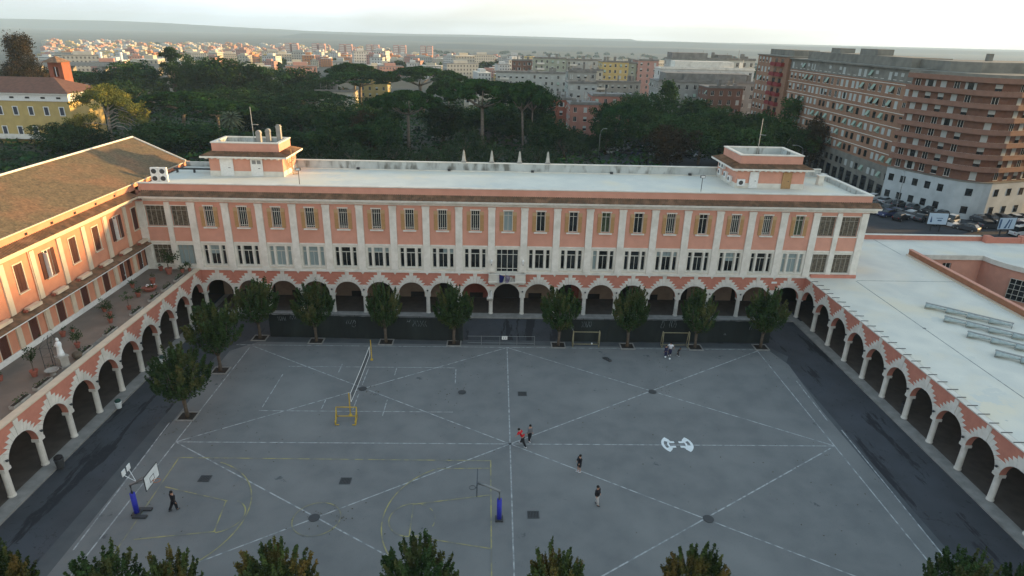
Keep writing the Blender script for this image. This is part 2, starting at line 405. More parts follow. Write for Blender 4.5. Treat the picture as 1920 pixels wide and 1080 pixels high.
# ================================================================== SCHOOL: shared builders
def arcade(frame, n, p, u0, parent, top=5.85, skip=()):
    O, U, N = frame
    A = 1.66; SP = 2.77; SEG = 16
    wall = MB(O, U, N)
    for i in range(n):
        c = u0+(i+.5)*p
        L, Rr = c-p/2, c+p/2
        pts = [(c+A*math.cos(PI-PI*k/SEG), SP+A*math.sin(PI*k/SEG)) for k in range(SEG+1)]
        for d, rev in ((0, 0), (-.55, 1)):
            # face above the arch: strips between arc and top line
            for (xa, za), (xb, zb) in zip(pts, pts[1:]):
                q = [wall.p(xa, d, za), wall.p(xb, d, zb), wall.p(xb, d, top), wall.p(xa, d, top)]
                wall.face(q)
            wall.face([wall.p(L, d, SP), wall.p(c-A, d, SP), wall.p(c-A, d, top), wall.p(L, d, top)])
            wall.face([wall.p(c+A, d, SP), wall.p(Rr, d, SP), wall.p(Rr, d, top), wall.p(c+A, d, top)])
        for (xa, za), (xb, zb) in zip(pts, pts[1:]):
            wall.face([wall.p(xa, 0, za), wall.p(xb, 0, zb), wall.p(xb, -.55, zb), wall.p(xa, -.55, za)], 1)
        wall.face([wall.p(L, 0, SP), wall.p(c-A, 0, SP), wall.p(c-A, -.55, SP), wall.p(L, -.55, SP)], 1)
        wall.face([wall.p(c+A, 0, SP), wall.p(Rr, 0, SP), wall.p(Rr, -.55, SP), wall.p(c+A, -.55, SP)], 1)
    wall.face([wall.p(u0, 0, top), wall.p(u0+n*p, 0, top), wall.p(u0+n*p, -.55, top), wall.p(u0, -.55, top)])
    wall.build('arcade_wall', [PINK2, PINK2], parent)
    # stepped voussoirs, one stone surround per arch
    NV = 17
    for i in range(n):
        c = u0+(i+.5)*p
        v = MB(O, U, N)
        for j in range(NV):
            g = .006
            t0 = PI*j/NV+g; t1 = PI*(j+1)/NV-g      # 0 = right springing
            mid = abs((j+.5)-NV/2)                   # 0 at keystone
            Lz = (5.66 - .33*mid if mid > .3 else 5.76) if mid < 5.6 else SP+20
            def outp(t):
                s_, c_ = math.sin(t), math.cos(t)
                r = (Lz-SP)/max(s_, .05)
                if abs(c_) > .01: r = min(r, (p/2-.004)/abs(c_))
                return (c+r*c_, SP+r*s_)
            ins = [(c+A*math.cos(t0+(t1-t0)*q/3), SP+A*math.sin(t0+(t1-t0)*q/3)) for q in range(4)]
            o0, o1 = outp(t0), outp(t1)
            poly = ins+[o1]
            # corner where the radial hits the pier axis under the stone's top
            hit0 = abs(abs(o0[0]-c)-(p/2-.004)) < 1e-3; hit1 = abs(abs(o1[0]-c)-(p/2-.004)) < 1e-3
            if hit0 != hit1: poly.append((o0[0] if hit0 else o1[0], Lz))
            poly.append(o0)
            v.prism(poly, -.02, .05 if mid > .3 else .075)
        v.build('arch_surround', STONE, parent)
    # piers
    for i in range(n+1):
        if i in skip: continue
        c = u0+i*p
        q = MB(O, U, N)
        q.box(c-.345, c+.345, -.57, .055, SP-.26, SP-.001)
        q.lathe([(.30, 0), (.30, .10), (.255, .16), (.245, SP-.47), (.265, SP-.43)], u=c, d=-.28, z=.16, n=14)
        q.build('column', STONE, parent)

# --- window meshes: local frame, outward = -Y, origin at bottom centre on the wall face, z from 0
def frame_mesh(name, w, h, bars=(), rails=(), t=.07, depth=(-.26, -.18), m=None):
    f = MB()
    d0, d1 = depth
    f.box(-w/2, -w/2+t, d0, d1, 0, h); f.box(w/2-t, w/2, d0, d1, 0, h)
    f.box(-w/2+t, w/2-t, d0, d1, 0, t); f.box(-w/2+t, w/2-t, d0, d1, h-t, h)
    for b in bars: f.box(b-t/2, b+t/2, d0+.005, d1-.005, t, h-t)
    xs_ = sorted([-w/2+t] + [x for b in bars for x in (b-t/2, b+t/2)] + [w/2-t])
    for r in rails:
        for a, b in zip(xs_[::2], xs_[1::2]): f.box(a, b, d0+.01, d1-.01, r-t/2, r+t/2)
    return f.mesh(name, m or FRAME)
def pane_mesh(name, w, h, m, d=-.235, x0=0):
    f = MB(); f.box(x0-w/2+.01, x0+w/2-.01, d-.02, d, .01, h-.01); return f.mesh(name, m)
# upper shuttered window
UW, UH = 1.04, 2.50
up_frame = frame_mesh('upper_window_frame', UW, UH, bars=(0,), rails=(1.95,), t=.06)
up_grill = frame_mesh('upper_window_grille', UW, UH, bars=(-.25, 0, .25), rails=(.25, 1.95), t=.055)
up_glass = {k_: pane_mesh('upper_pane', UW, UH, m_) for k_, m_ in (('d', GLASSD), ('t', GLASST), ('g', GLASSG))}
sh_ = MB()
for k_ in range(1): sh_.box(-.24, .24, .02, .07, 0, 2.0)
for k_ in range(16): sh_.box(-.19, .19, .07, .085, .08+k_*.12, .14+k_*.12)
shutter_me = sh_.mesh('shutter', SHUT)
sh2 = MB(); sh2.box(-.25, .25, .01, .09, 2.0, 2.42); shtop_me = sh2.mesh('shutter_top', SHUTL)
tr = MB(); tr.box(-.64, .64, .0, .14, 2.55, 2.68); tr.box(-.58, -.52, .0, .06, 0, 2.55); tr.box(.52, .58, .0, .06, 0, 2.55); tr.box(-.80, .80, .0, .24, -.18, -.03)
uptrim_me = tr.mesh('window_surround', STONE)
def upper_window(parent, x, y, z, rz, glass='d', grill=True):
    wn = put('window', uptrim_me, parent, (x, y, z), rz)
    sub('frame', up_grill if grill else up_frame, wn); sub('pane', up_glass[glass], wn)
    for s in (-1, 1):
        a = sub('shutter', shutter_me, wn); a.location = (s*.80, 0, 0)
        b = sub('shutter_head', shtop_me, wn); b.location = (s*.80, 0, 0)
    return wn
# lower three-light window
lo_frames = MB()
def _fr(mb, c, w, h, t, mids, rail):
    mb.box(c-w/2, c-w/2+t, -.26, -.18, 0, h); mb.box(c+w/2-t, c+w/2, -.26, -.18, 0, h)
    mb.box(c-w/2+t, c+w/2-t, -.26, -.18, 0, t); mb.box(c-w/2+t, c+w/2-t, -.26, -.18, h-t, h)
    mb.box(c-w/2+t, c+w/2-t, -.255, -.185, rail-.05, rail+.05)
    for mm in mids: mb.box(mm-t/2, mm+t/2, -.25, -.19, t, rail-.05)
LW, LH = 2.6, 2.5
for c_, w_, md in ((-1.06, .48, ()), (0, 1.10, (0,)), (1.06, .48, ())): _fr(lo_frames, c_, w_, LH, .055, md, 1.85)
lo_frame_me = lo_frames.mesh('three_light_frame', FRAME)
def lo_glass(m):
    f = MB()
    for c_, w_ in ((-1.06, .48), (0, 1.10), (1.06, .48)): f.box(c_-w_/2+.01, c_+w_/2-.01, -.26, -.235, .01, LH-.01)
    return f.mesh('three_light_pane', m)
lo_pane = {'d': lo_glass(GLASSD), 't': lo_glass(GLASST)}
def lo_mixed(cu):
    f = MB()
    for c_, w_, zc in ((-1.06, .48, cu[0]), (-.275, .54, cu[1]), (.275, .54, cu[2]), (1.06, .48, cu[3])):
        a = LH*(1-zc)
        if zc < 1: f.box(c_-w_/2+.01, c_+w_/2-.01, -.26, -.235, .01, max(a, .02), 0)
        if zc > 0: f.box(c_-w_/2+.01, c_+w_/2-.01, -.26, -.235, max(a, .011), LH-.01, 1)
    return f.mesh('three_light_pane', [GLASSD, GLASST])
lo_pane['a'] = lo_mixed((0, .45, .45, 0)); lo_pane['b'] = lo_mixed((1, 0, 0, 0)); lo_pane['c'] = lo_mixed((0, 0, .3, .3)); lo_pane['e'] = lo_mixed((.25, .25, .25, .25))
tr = MB(); tr.box(-1.42, 1.42, 0, .12, -.16, -.02); tr.box(-.80, -.57, 0, .05, 0, LH); tr.box(.57, .80, 0, .05, 0, LH)
lotrim_me = tr.mesh('three_light_surround', CREAM)
def lower_window(parent, x, y, z, rz, glass='d'):
    wn = put('window', lotrim_me, parent, (x, y, z), rz); sub('frame', lo_frame_me, wn); sub('pane', lo_pane[glass], wn); return wn
# wide end windows with grilles
wd_frame = frame_mesh('wide_window_frame', 2.25, 2.5, bars=(-.6, 0, .6), rails=(1.9,), t=.05, m=mat('dull_window_frame', (.32, .30, .25)))
wd_glass = {k_: pane_mesh('wide_pane', 2.25, 2.5, m_) for k_, m_ in (('d', GLASSD), ('t', mat('brown_blind_glass', (.15, .125, .09), (.05, .042, .032), 3, rough=.3, stretch=(1, 1, 1.5))), ('g', GLASST))}
tr = MB(); tr.box(-1.24, 1.24, 0, .10, -.14, -.02); tr.box(-1.22, -1.12, 0, .05, 0, 2.6); tr.box(1.12, 1.22, 0, .05, 0, 2.6); tr.box(-1.12, 1.12, 0, .05, 2.5, 2.6)
wdtrim_me = tr.mesh('wide_surround', STONE)
def wide_window(parent, x, y, z, rz, glass='t'):
    wn = put('window', wdtrim_me, parent, (x, y, z), rz); sub('frame', wd_frame, wn); sub('pane', wd_glass[glass], wn); return wn

# eaves strip: cornice, pan tile strip, parapet above; u from a to b
def eaves(O, U, N, a, b, parent, ztop=16.55, tiles=True, mit0=0, mit1=0):
    c = MB(O, U, N)
    c.uprism([(0.0, 14.40), (.16, 14.40), (.18, 14.62), (.22, 14.84), (.9, 14.88), (.95, 15.06), (.95, 15.14), (0, 15.14)], a-mit0, b+mit1)
    c.build('cornice', STONE if N[1] else CREAM2, parent)
    t = MB(O, U, N)
    t.uprism([(0, 15.143), (.93, 15.143), (0.93, 15.17), (0, 15.62)], a-mit0, b+mit1)
    if tiles:
        n_ = int((b-a+mit0+mit1)/.22)
        for q in range(n_):
            u = a-mit0+.11+q*.22
            pts = [(u-.075, 0), (u-.04, .06), (u+.04, .06), (u+.075, 0)]
            A1 = [t.p(x, .99, 15.155+zz+rng.normal(0, .008)) for x, zz in pts]; B1 = [t.p(x, .0, 15.63+zz) for x, zz in pts]
            t.face(A1[::-1])
            for k_ in range(3): t.face((A1[k_], A1[k_+1], B1[k_+1], B1[k_]))
    t.build('eaves_tiles', TILE, parent)

# ================================================================== MAIN BUILDING
SB = thing('school_building', 'three storey pink and cream school block with pale flat roof behind the court', 'building', (0, 0, 0))
FM = ((0, 0, 0), (1, 0, 0), (0, -1, 0))
arcade(FM, 19, 4.0, -38, SB)
bays = list(range(-9, 10))
def bx_(k_): return k_*4.0*(.9965)
wall = MB(*FM); pinkw = MB(*FM); pil = MB(*FM)
lowh = []; uph = []
for k_ in bays:
    x = bx_(k_)
    if k_ == 0: lowh += [(x-1.36, x+1.36, 5.95, 8.95)]
    else: lowh += [(x-1.30, x-.82, 6.45, 8.95), (x-.55, x+.55, 6.45, 8.95), (x+.82, x+1.30, 6.45, 8.95)]
    uph += [(x-.52, x+.52, 11.32, 13.82)]
for x in (39.2, 42.2):
    for s in (-1, 1):
        lowh.append((s*x-1.125, s*x+1.125, 6.45, 8.95)); uph.append((s*x-1.125, s*x+1.125, 11.32, 13.82))
wall.holes(-44.3, 44.3, 5.87, 9.3, lowh, -.4, 0)
pinkw.holes(-44.3, 44.3, 9.3, 14.45, uph, -.4, 0)
wall.build('lower_wall', CREAM, SB); pinkw.build('upper_wall', PINK, SB)
core = MB(*FM)                                  # rooms behind, back and side walls
core.box(-44.3, 44.3, -13.4, -13.0, 0, 15.9); core.box(43.9, 44.3, -13.0, -.4, 0, 15.9); core.box(-44.3, -43.9, -13.0, -.4, 0, 15.9)
core.build('outer_wall', PINK, SB)
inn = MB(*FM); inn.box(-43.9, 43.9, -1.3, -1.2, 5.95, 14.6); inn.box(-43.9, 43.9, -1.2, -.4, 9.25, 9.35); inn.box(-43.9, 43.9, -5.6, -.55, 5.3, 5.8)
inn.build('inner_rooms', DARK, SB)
aw = MB(*FM)
for i in range(19):
    x0 = -38+i*4
    aw.box(x0, x0+4, -5.9, -5.5, .15, 5.3, 1 if i in (8, 11) else (2 if i == 9 else 0))
    aw.box(x0+1.1, x0+2.9, -5.5, -5.45, .16, 2.6 if i % 2 else .9, 2)
aw.build('arcade_back_wall', [INTW, INTR, DARK], SB)
# pilasters
px_ = [bx_(k_)+1.993 for k_ in range(-10, 10)]
for i, x in enumerate(px_):
    q = MB(*FM)
    q.box(x-.42, x+.42, 0, .16, 6.02, 14.18); q.box(x-.47, x+.47, 0, .20, 14.02, 14.30)
    q.box(x-.46, x+.46, 0, .20, 6.02, 6.30)
    q.build('pilaster', STONE, SB)
for s in (-1, 1):
    for x, w_ in ((40.68, .30), (43.85, .42)):
        q = MB(*FM); q.box(s*x-w_, s*x+w_, 0, .16, 6.02, 14.3); q.build('pilaster', STONE, SB)
q = MB(*FM)
for s0, s1 in ((-44.3, -2.3), (2.3, 44.3)): q.box(s0, s1, 0, .21, 5.78, 6.015)
q.box(-2.3, 2.3, .0, .06, 5.55, 5.95); q.build('sill_band', STONE, SB)
q = MB(*FM)
for k_ in bays: q.box(bx_(k_)-1.52, bx_(k_)+1.52, 0, .09, 9.24, 9.42)
for s in (-1, 1):
    q.box(s*39.2-1.13, s*39.2+1.13, 0, .09, 9.24, 9.42); q.box(s*42.2-1.15, s*42.2+1.15, 0, .09, 9.24, 9.42)
q.build('string_course', STONE, SB)
# pendants under the sill band between the arches
for i in range(1, 19):
    if i in (9, 10): continue
    q = MB(*FM); x = -38+i*4; q.prism([(x-.22, 5.775), (x+.22, 5.775), (x, 5.45)], 0.002, .12); q.build('pendant', STONE, SB)
for k_ in bays:
    x = bx_(k_)
    upper_window(SB, x, 0, 11.32, 0, {0: 't', 3: 'g', 9: 'g'}.get(k_, 'd'), k_ <= -1 or k_ in (5, 7, 8))
    if k_: lower_window(SB, x, 0, 6.45, 0, {-7: 't', -6: 't', 9: 't', -9: 'a', -4: 'e', -2: 'c', 3: 'b', 5: 'e', 7: 'a'}.get(k_, 'd'))
wn = put('window', frame_mesh('balcony_door_frame', 2.72, 3.0, bars=(-.72, 0, .72), rails=(.45, 2.3), t=.08), SB, (0, 0, 5.95), 0, 'tall glazed balcony door in the centre of the facade')
sub('pane', pane_mesh('balcony_door_pane', 2.7, 3.0, GLASSD), wn)
for s in (-1, 1):
    for x in (39.2, 42.2):
        wide_window(SB, s*x, 0, 11.32, 0, 't'); wide_window(SB, s*x, 0, 6.45, 0, 'g' if (s*x == -39.2) else 't')
q = MB(*FM); q.box(33.75, 34.45, .055, .09, 4.95, 5.2); q.build('plaque', WHITE, SB)
eaves(*FM, -43.4, 44.3, SB, mit1=.9)
# side of the upper block above the right roof
eaves((44.3, 0, 0), (0, 1, 0), (1, 0, 0), 0, 13.4, SB)
pp = MB(*FM)                                     # parapets
pp.box(-43.6, 44.3, -.35, .0, 15.55, 16.45); pp.box(43.95, 44.3, -13.1, -.35, 15.55, 16.45)
pp.build('parapet', PINK, SB)
pb = MB(*FM)
pb.box(-29, 44.0, -13.4, -13.05, 15.9, 17.0); pb.box(-43.9, -36, -13.4, -13.05, 15.9, 16.5)
pb.box(43.75, 43.947, -13.05, -.36, 15.9, 16.45); pb.box(-43.5, 43.75, -.50, -.353, 15.9, 16.45)
pb.build('parapet_lining', ROOFP, SB)
cp = MB(*FM); cp.box(-43.7, 44.4, -.42, .08, 16.45, 16.57); cp.box(43.85, 44.4, -13.1, -.42, 16.45, 16.57); cp.box(-29, 44.05, -13.48, -12.97, 17.0, 17.1)
cp.build('coping', CREAM, SB)
rf = MB(*FM); rf.box(-44.2, 43.9, -13.05, -.40, 15.6, 15.9); rf.build('flat_roof', ROOFW, SB)
rs = MB(*FM)
for x in (-20.5, -8, 3.5, 14.5, 25.5): rs.box(x-.2, x+.2, -13.0, -12.7, 15.95, 16.2)
rs.build('roof_outlet', DKMET, SB)
rg = MB(*FM); rg.box(-28.5, 43.7, -13.04, -12.78, 15.9, 16.02); rg.build('parapet_gutter', CREAM, SB)
# balcony
BA = MB(*FM)
BA.box(-2.35, 2.35, 0, 1.25, 4.98, 5.12); BA.box(-2.25, 2.25, 0, 1.15, 4.86, 4.98)
BA.box(-2.25, -1.0, 1.05, 1.15, 5.12, 6.0); BA.box(1.0, 2.25, 1.05, 1.15, 5.12, 6.0); BA.box(-2.3, 2.3, .98, 1.2, 6.0, 6.08)
for s in (-1, 1): BA.box(s*2.25-.05, s*2.25+.05, 0, 1.05, 5.12, 6.0)
bo = BA.build('balcony', CREAM, SB)
br = MB(*FM)
for i in range(11): br.box(-.95+i*.19-.015, -.95+i*.19+.015, 1.09, 1.12, 5.12, 6.0)
br.build('balcony_railing', DKMET, bo)
for s in (-1, 1):
    q = MB(*FM); q.uprism([(0.05, 4.35), (.35, 4.4), (1.0, 4.70), (1.0, 4.86), (.05, 4.86)], s*1.85-.35, s*1.85+.35); q.build('bracket', STONE, bo)
# rooftop blocks (belong to the building)
def penthouse(x0, x1, y0, y1, parent, sgn, label):
    P = MB(O=(0, 0, 0), U=(1, 0, 0), N=(0, 1, 0))
    P.box(x0, x1, y0, y1, 16.55, 18.3); P.box(x0+.4, x1-.4, y0+.4, y0+.7, 18.6, 20.0)
    P.box(x0+.4, x1-.4, y1-.7, y1-.4, 18.6, 20.0); P.box(x0+.4, x0+.7, y0+.7, y1-.7, 18.6, 20.0); P.box(x1-.7, x1-.4, y0+.7, y1-.7, 18.6, 20.0)
    o = P.build('rooftop_block', PINK, parent, label=label)
    q = MB(N=(0, 1, 0)); q.box(x0-.04, x1+.04, y0-.04, y1+.04, 15.9, 16.55); q.build('plinth', CREAM, o)
    q = MB(N=(0, 1, 0))
    q.box(x0-.8, x1+.8, y0-.8, y1+.8, 18.3, 18.52)
    nd = int((x1-x0+1)/.75)
    for i in range(nd): q.box(x0-.3+i*.75, x0-.05+i*.75, y0-.45, y0, 18.12, 18.3)
    for i in range(int((y1-y0)/.75)):
        xx = x1 if sgn > 0 else x0
        q.box(xx if sgn > 0 else xx-.45, xx+.45 if sgn > 0 else xx, y0+.2+i*.75, y0+.45+i*.75, 18.12, 18.3)
    q.build('cornice', STONE, o)
    q = MB(N=(0, 1, 0))
    a = [(x0-.75, y0-.75), (x1+.75, y0-.75), (x1+.75, y1+.75), (x0-.75, y1+.75)]; b = [(x0+.4, y0+.4), (x1-.4, y0+.4), (x1-.4, y1-.4), (x0+.4, y1-.4)]
    ia = [q.p(x, y, 18.525) for x, y in a]; ib = [q.p(x, y, 18.95) for x, y in b]
    for i in range(4): q.face((ia[i], ia[(i+1) % 4], ib[(i+1) % 4], ib[i]))
    for i in range(4):
        A_, B_ = Vector((*a[i], 18.53)), Vector((*a[(i+1) % 4], 18.53)); C_, D_ = Vector((*b[i], 18.96)), Vector((*b[(i+1) % 4], 18.96))
        m_ = int((B_-A_).length/.24)
        for j in range(m_):
            f0, f1 = (j+.2)/m_, (j+.8)/m_; fm = (j+.5)/m_
            pts = [A_.lerp(B_, f0), A_.lerp(B_, fm)+Vector((0, 0, .07)), A_.lerp(B_, f1), C_.lerp(D_, f1), C_.lerp(D_, fm)+Vector((0, 0, .07)), C_.lerp(D_, f0)]
            ii = [q.p(*p_) for p_ in pts]
            q.face((ii[0], ii[1], ii[4], ii[5])); q.face((ii[1], ii[2], ii[3], ii[4]))
    q.build('eaves_tiles', TILE, o)
    q = MB(N=(0, 1, 0)); c0 = .32
    q.box(x0+c0, x1-c0, y0+c0, y0+.78, 20.0, 20.14); q.box(x0+c0, x1-c0, y1-.78, y1-c0, 20.0, 20.14); q.box(x0+c0, x0+.78, y0+.78, y1-.78, 20.0, 20.14); q.box(x1-.78, x1-c0, y0+.78, y1-.78, 20.0, 20.14)
    q.build('coping', CREAM, o)
    q = MB(N=(0, 1, 0)); q.box(x0+.7, x1-.7, y0+.7, y1-.7, 18.5, 18.75); q.build('flat_roof', ROOFW, o)
    q = MB(N=(0, 1, 0)); e = .704
    q.box(x0+e, x1-e, y0+e, y0+.76, 18.75, 19.99); q.box(x0+e, x1-e, y1-.76, y1-e, 18.75, 19.99); q.box(x0+e, x0+.76, y0+.76, y1-.76, 18.75, 19.99); q.box(x1-.76, x1-e, y0+.76, y1-.76, 18.75, 19.99)
    q.build('parapet_lining', ROOFP, o)
    return o
PL = penthouse(-38.2, -28.9, 7.4, 13.0, SB, 1, 'rooftop block near the left end, golden sunlight on its right side')
PR = penthouse(29.3, 38.2, 5.7, 13.0, SB, -1, 'rooftop block near the right end with a brown door')
def door(parent, x, y, z, w_, h_, m, name='door', rz=0, label=None, panes=False):
    q = MB(); q.box(-w_/2, w_/2, 0, .06, 0, h_); q.box(-w_/2-.08, -w_/2, 0, .09, 0, h_+.08); q.box(w_/2, w_/2+.08, 0, .09, 0, h_+.08); q.box(-w_/2, w_/2, 0, .09, h_, h_+.08)
    if panes: q.box(-w_/2+.12, -.06, .061, .07, h_*.72, h_*.94, 1); q.box(.06, w_/2-.12, .061, .07, h_*.72, h_*.94, 1)
    o = put(name, q.mesh(name, [m, METAL]), parent, (x, y, z), rz, label)
    hq = MB(); hq.box(w_*.12, w_*.30, .07, .12, h_*.45, h_*.48); sub('handle', hq.mesh('handle', DKMET), o)
    return o
door(PL, -37.0+1.0, 7.35, 15.92, 1.5, 2.3, WHITE); door(PL, -32.2, 7.35, 15.92, 1.35, 2.2, WHITE, panes=True)
door(PR, 31.6, 5.65, 15.92, 1.0, 2.05, WHITE); door(PR, 35.9, 5.65, 15.92, 1.05, 2.05, SHUT, label='tan brown door')
# spiral stair lit by the sun on the left rooftop block
q = MB(N=(0, 1, 0))
for i in range(12):
    a_ = i*.55; zz = 15.95+i*.2
    q.zprism([(-28.2, 9.0), (-28.2+.62*math.cos(a_), 9.0+.62*math.sin(a_)), (-28.2+.62*math.cos(a_+.5), 9.0+.62*math.sin(a_+.5))], zz, zz+.05)
q.lathe([(.05, 0), (.05, 3.3)], u=-28.2, d=9.0, z=15.9, n=8)
for i in range(14):
    a_ = i*.5; q.tube([(-28.2+.64*math.cos(a_), 9.0+.64*math.sin(a_), 15.95+i*.19), (-28.2+.64*math.cos(a_), 9.0+.64*math.sin(a_), 16.8+i*.19)], .018, 4)
q.build('spiral_stair', SHUT, PL)

# ================================================================== LEFT WING
LWg = thing('school_wing', 'pink school wing on the left with mossy tiled roof and plant-filled terrace', 'building', (-44.3, -20, 0))
FA = ((-38, 0, 0), (0, -1, 0), (1, 0, 0)); FL = ((-44.3, 0, 0), (0, -1, 0), (1, 0, 0))
PT = 3.852
arcade(FA, 14, PT, 0, LWg, skip=(0,))
tz = MB(N=(0, 1, 0)); tz.box(-44.3, -38.56, -60, .0, 5.5, 5.82); tz.build('terrace_floor', TERR, LWg)
tz = MB(N=(0, 1, 0)); tz.box(-38.62, -37.9, -54, -.02, 5.852, 5.97); tz.build('terrace_coping', CREAM2, LWg)
tz = MB(N=(0, 1, 0)); tz.box(-44.0, -43.7, -60, 5, .1, 5.45); tz.build('arcade_back_wall', INTW, LWg)
wy = [.8+3.9*k_ for k_ in range(14)]
wl = MB(*FL); hu = [(c-.52, c+.52, 11.1, 13.7) for c in wy]; hd = [(c-.56, c+.56, 5.9, 8.65) for c in wy]
wl.holes(-15.0, 60, 9.2, 14.45, hu, -.4, 0); wl.holes(-15.0, 60, 5.87, 9.2, hd, -.4, 0); wl.build('wall', mat('orange_pink_stucco', (.60, .27, .165), (.54, .235, .145), 1.2, bump=.15, bscale=12), LWg)  # wall pink slightly more orange than the main block's
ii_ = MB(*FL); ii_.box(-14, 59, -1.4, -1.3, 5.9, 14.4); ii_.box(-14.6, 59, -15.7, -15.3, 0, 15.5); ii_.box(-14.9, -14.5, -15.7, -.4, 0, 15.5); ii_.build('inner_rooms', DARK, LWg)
q = MB(*FL); q.box(0, 60, 0, .10, 5.83, 6.35); q.build('plinth', WHITE, LWg)
q = MB(*FL); q.uprism([(0, 9.55), (0, 9.28), (1.0, 9.05), (1.0, 9.18)], 0.1, 60); cn = q.build('canopy', TILE, LWg)
q = MB(*FL); q.box(0.1, 60, .9, 1.06, 8.98, 9.045); q.build('canopy_edge', WHITE, cn)
mats_sh = BROWN
shc = MB(); shc.box(-.52, -.01, -.12, -.06, 0, 2.6); shc.box(.01, .52, -.12, -.06, 0, 2.6)
for i in range(20):
    for s in (-1, 1): shc.box(s*.265-.2, s*.265+.2, -.06, -.045, .08+i*.125, .14+i*.125)
closed_me = shc.mesh('closed_shutter', BROWN)
sho = MB()
for s in (-1, 1): sho.box(s*.80-.26, s*.80+.26, .02, .08, 0, 2.6)
open_me = sho.mesh('open_shutters', BROWN)
trl = MB(); trl.box(-.66, .66, 0, .14, -.12, -.01); trl.box(-.64, -.53, 0, .06, 0, 2.6); trl.box(.53, .64, 0, .06, 0, 2.6); trl.box(-.64, .64, 0, .06, 2.6, 2.72)
trl_me = trl.mesh('wing_window_surround', CREAM2)
wfr = frame_mesh('white_casement', 1.04, 2.6, bars=(0,), rails=(1.9,), t=.1, m=WHITE); wgl = pane_mesh('casement_pane', 1.04, 2.6, GLASSD)
cas = MB(); cas.box(-.52, -.45, .0, .45, .1, 2.5); cas.box(-.50, -.47, .05, .4, .2, 2.4, 1); opencas = cas.mesh('open_casement', [WHITE, GLASSD])
for i, c in enumerate(wy):
    if i > 9: break
    o = put('window', trl_me, LWg, (-44.3, -c, 11.1), PI/2)
    if i in (1, 4): sub('shutters', open_me, o); sub('frame', wfr, o); sub('pane', wgl, o); sub('open_casement', opencas, o)
    else: sub('shutters', closed_me, o)
    d_ = MB()
    if i in (0, 1):
        d_.box(-.54, -.46, -.2, -.12, 0, 2.7); d_.box(.0, .08, -.2, -.12, 0, 2.7); d_.box(-.46, 0, -.2, -.12, 2.6, 2.7); d_.box(-.46, 0, -.2, -.12, .8, .9); d_.box(-.46, 0, -.2, -.12, 0, .1); d_.box(-.46, 0, -.17, -.15, .1, 2.6, 1)
        d_.box(.5, 1.02, .02, .08, 0, 2.7, 2); d_.box(-1.02, -.5, .02, .08, 0, 2.7, 2)
        put('door', d_.mesh('terrace_door', [WHITE, GLASSD, BROWN]), LWg, (-44.3, -c, 5.9), PI/2, 'white glazed terrace door standing between open dark shutters')
    else:
        d_.box(-.56, -.01, -.12, -.05, 0, 2.72); d_.box(.01, .56, -.12, -.05, 0, 2.72)
        d_.box(-.66, -.565, 0, .05, 0, 2.8, 1); d_.box(.565, .66, 0, .05, 0, 2.8, 1)
        put('door', d_.mesh('shuttered_door', [BROWN, CREAM2]), LWg, (-44.3, -c, 5.9), PI/2)
    # ledge box under the window on the canopy
    b_ = MB(); b_.box(-.85, .85, .25, .75, 9.50, 9.78); b_.box(-1.15, -.88, .3, .6, 9.45, 9.65, 1)
    put('window_box', b_.mesh('window_box', [CREAM2, TERRA]), LWg, (-44.3, -c, 0), PI/2)
for i in range(-1, 14):
    c = 2.75+3.9*i
    if c < 0: continue
    for z0, z1 in ((6.36, 9.0), (9.6, 14.3)):
        q = MB(*FL); q.box(c-.30, c+.30, 0, .14, z0, z1); q.build('pilaster', CREAM2, LWg)
    if i % 3 == 1:
        q = MB(*FL); q.tube([(c+.42, .1, 6.4), (c+.42, .1, 14.4)], .05, 6); q.build('downpipe', CREAM2, LWg)
eaves(*FL, .95, 60, LWg)
q = MB(*FL); q.box(-14.2, 60, -.35, 0, 15.55, 16.3)
q.build('parapet', mat('parapet_pink', (.60, .27, .165), (.54, .235, .145), 1.2, bump=.15, bscale=12), LWg)
q = MB(*FL)
for i in range(12): q.box(3.6+i*3.6, 4.0+i*3.6, -.02, .006, 15.75, 16.0)
q.build('attic_vents', DARK, LWg)
q = MB(*FL); q.box(-14.2, 60, -.45, .14, 16.3, 16.40); q.build('roof_gutter', CREAM2, LWg)
# pitched roof with moss
MOSS = mat('mossy_pan_tiles', (.19, .132, .070), (.130, .100, .056), 2.4, rough=.9, c3=(.22, .125, .066), s3=.25, bump=.3, bscale=6)
n_ = MOSS.node_tree; b_ = n_.nodes['Principled BSDF']
wv = n_.nodes.new('ShaderNodeTexWave'); wv.wave_type = 'BANDS'; wv.bands_direction = 'Y'; wv.inputs['Scale'].default_value = 1.35; wv.inputs['Distortion'].default_value = .8; wv.inputs['Detail'].default_value = 2
tcn = n_.nodes.new('ShaderNodeTexCoord'); n_.links.new(tcn.outputs['Object'], wv.inputs[0])
bp2 = n_.nodes.new('ShaderNodeBump'); bp2.inputs['Strength'].default_value = .7; bp2.inputs['Distance'].default_value = .12
n_.links.new(wv.outputs[0], bp2.inputs['Height']); old = b_.inputs['Normal'].links[0].from_socket
n_.links.new(old, bp2.inputs['Normal']); n_.links.new(bp2.outputs[0], b_.inputs['Normal'])
vr = n_.nodes.new('ShaderNodeTexVoronoi'); vr.inputs['Scale'].default_value = 4.6; mpv = n_.nodes.new('ShaderNodeMapping'); mpv.inputs['Scale'].default_value = (1, 1.6, 1)
n_.links.new(tcn.outputs['Object'], mpv.inputs[0]); n_.links.new(mpv.outputs[0], vr.inputs[0])
src = b_.inputs['Base Color'].links[0].from_socket
mv = n_.nodes.new('ShaderNodeMixRGB'); mv.blend_type = 'MULTIPLY'; mv.inputs[0].default_value = .8
cr = n_.nodes.new('ShaderNodeRGBToBW'); n_.links.new(vr.outputs['Color'], cr.inputs[0])
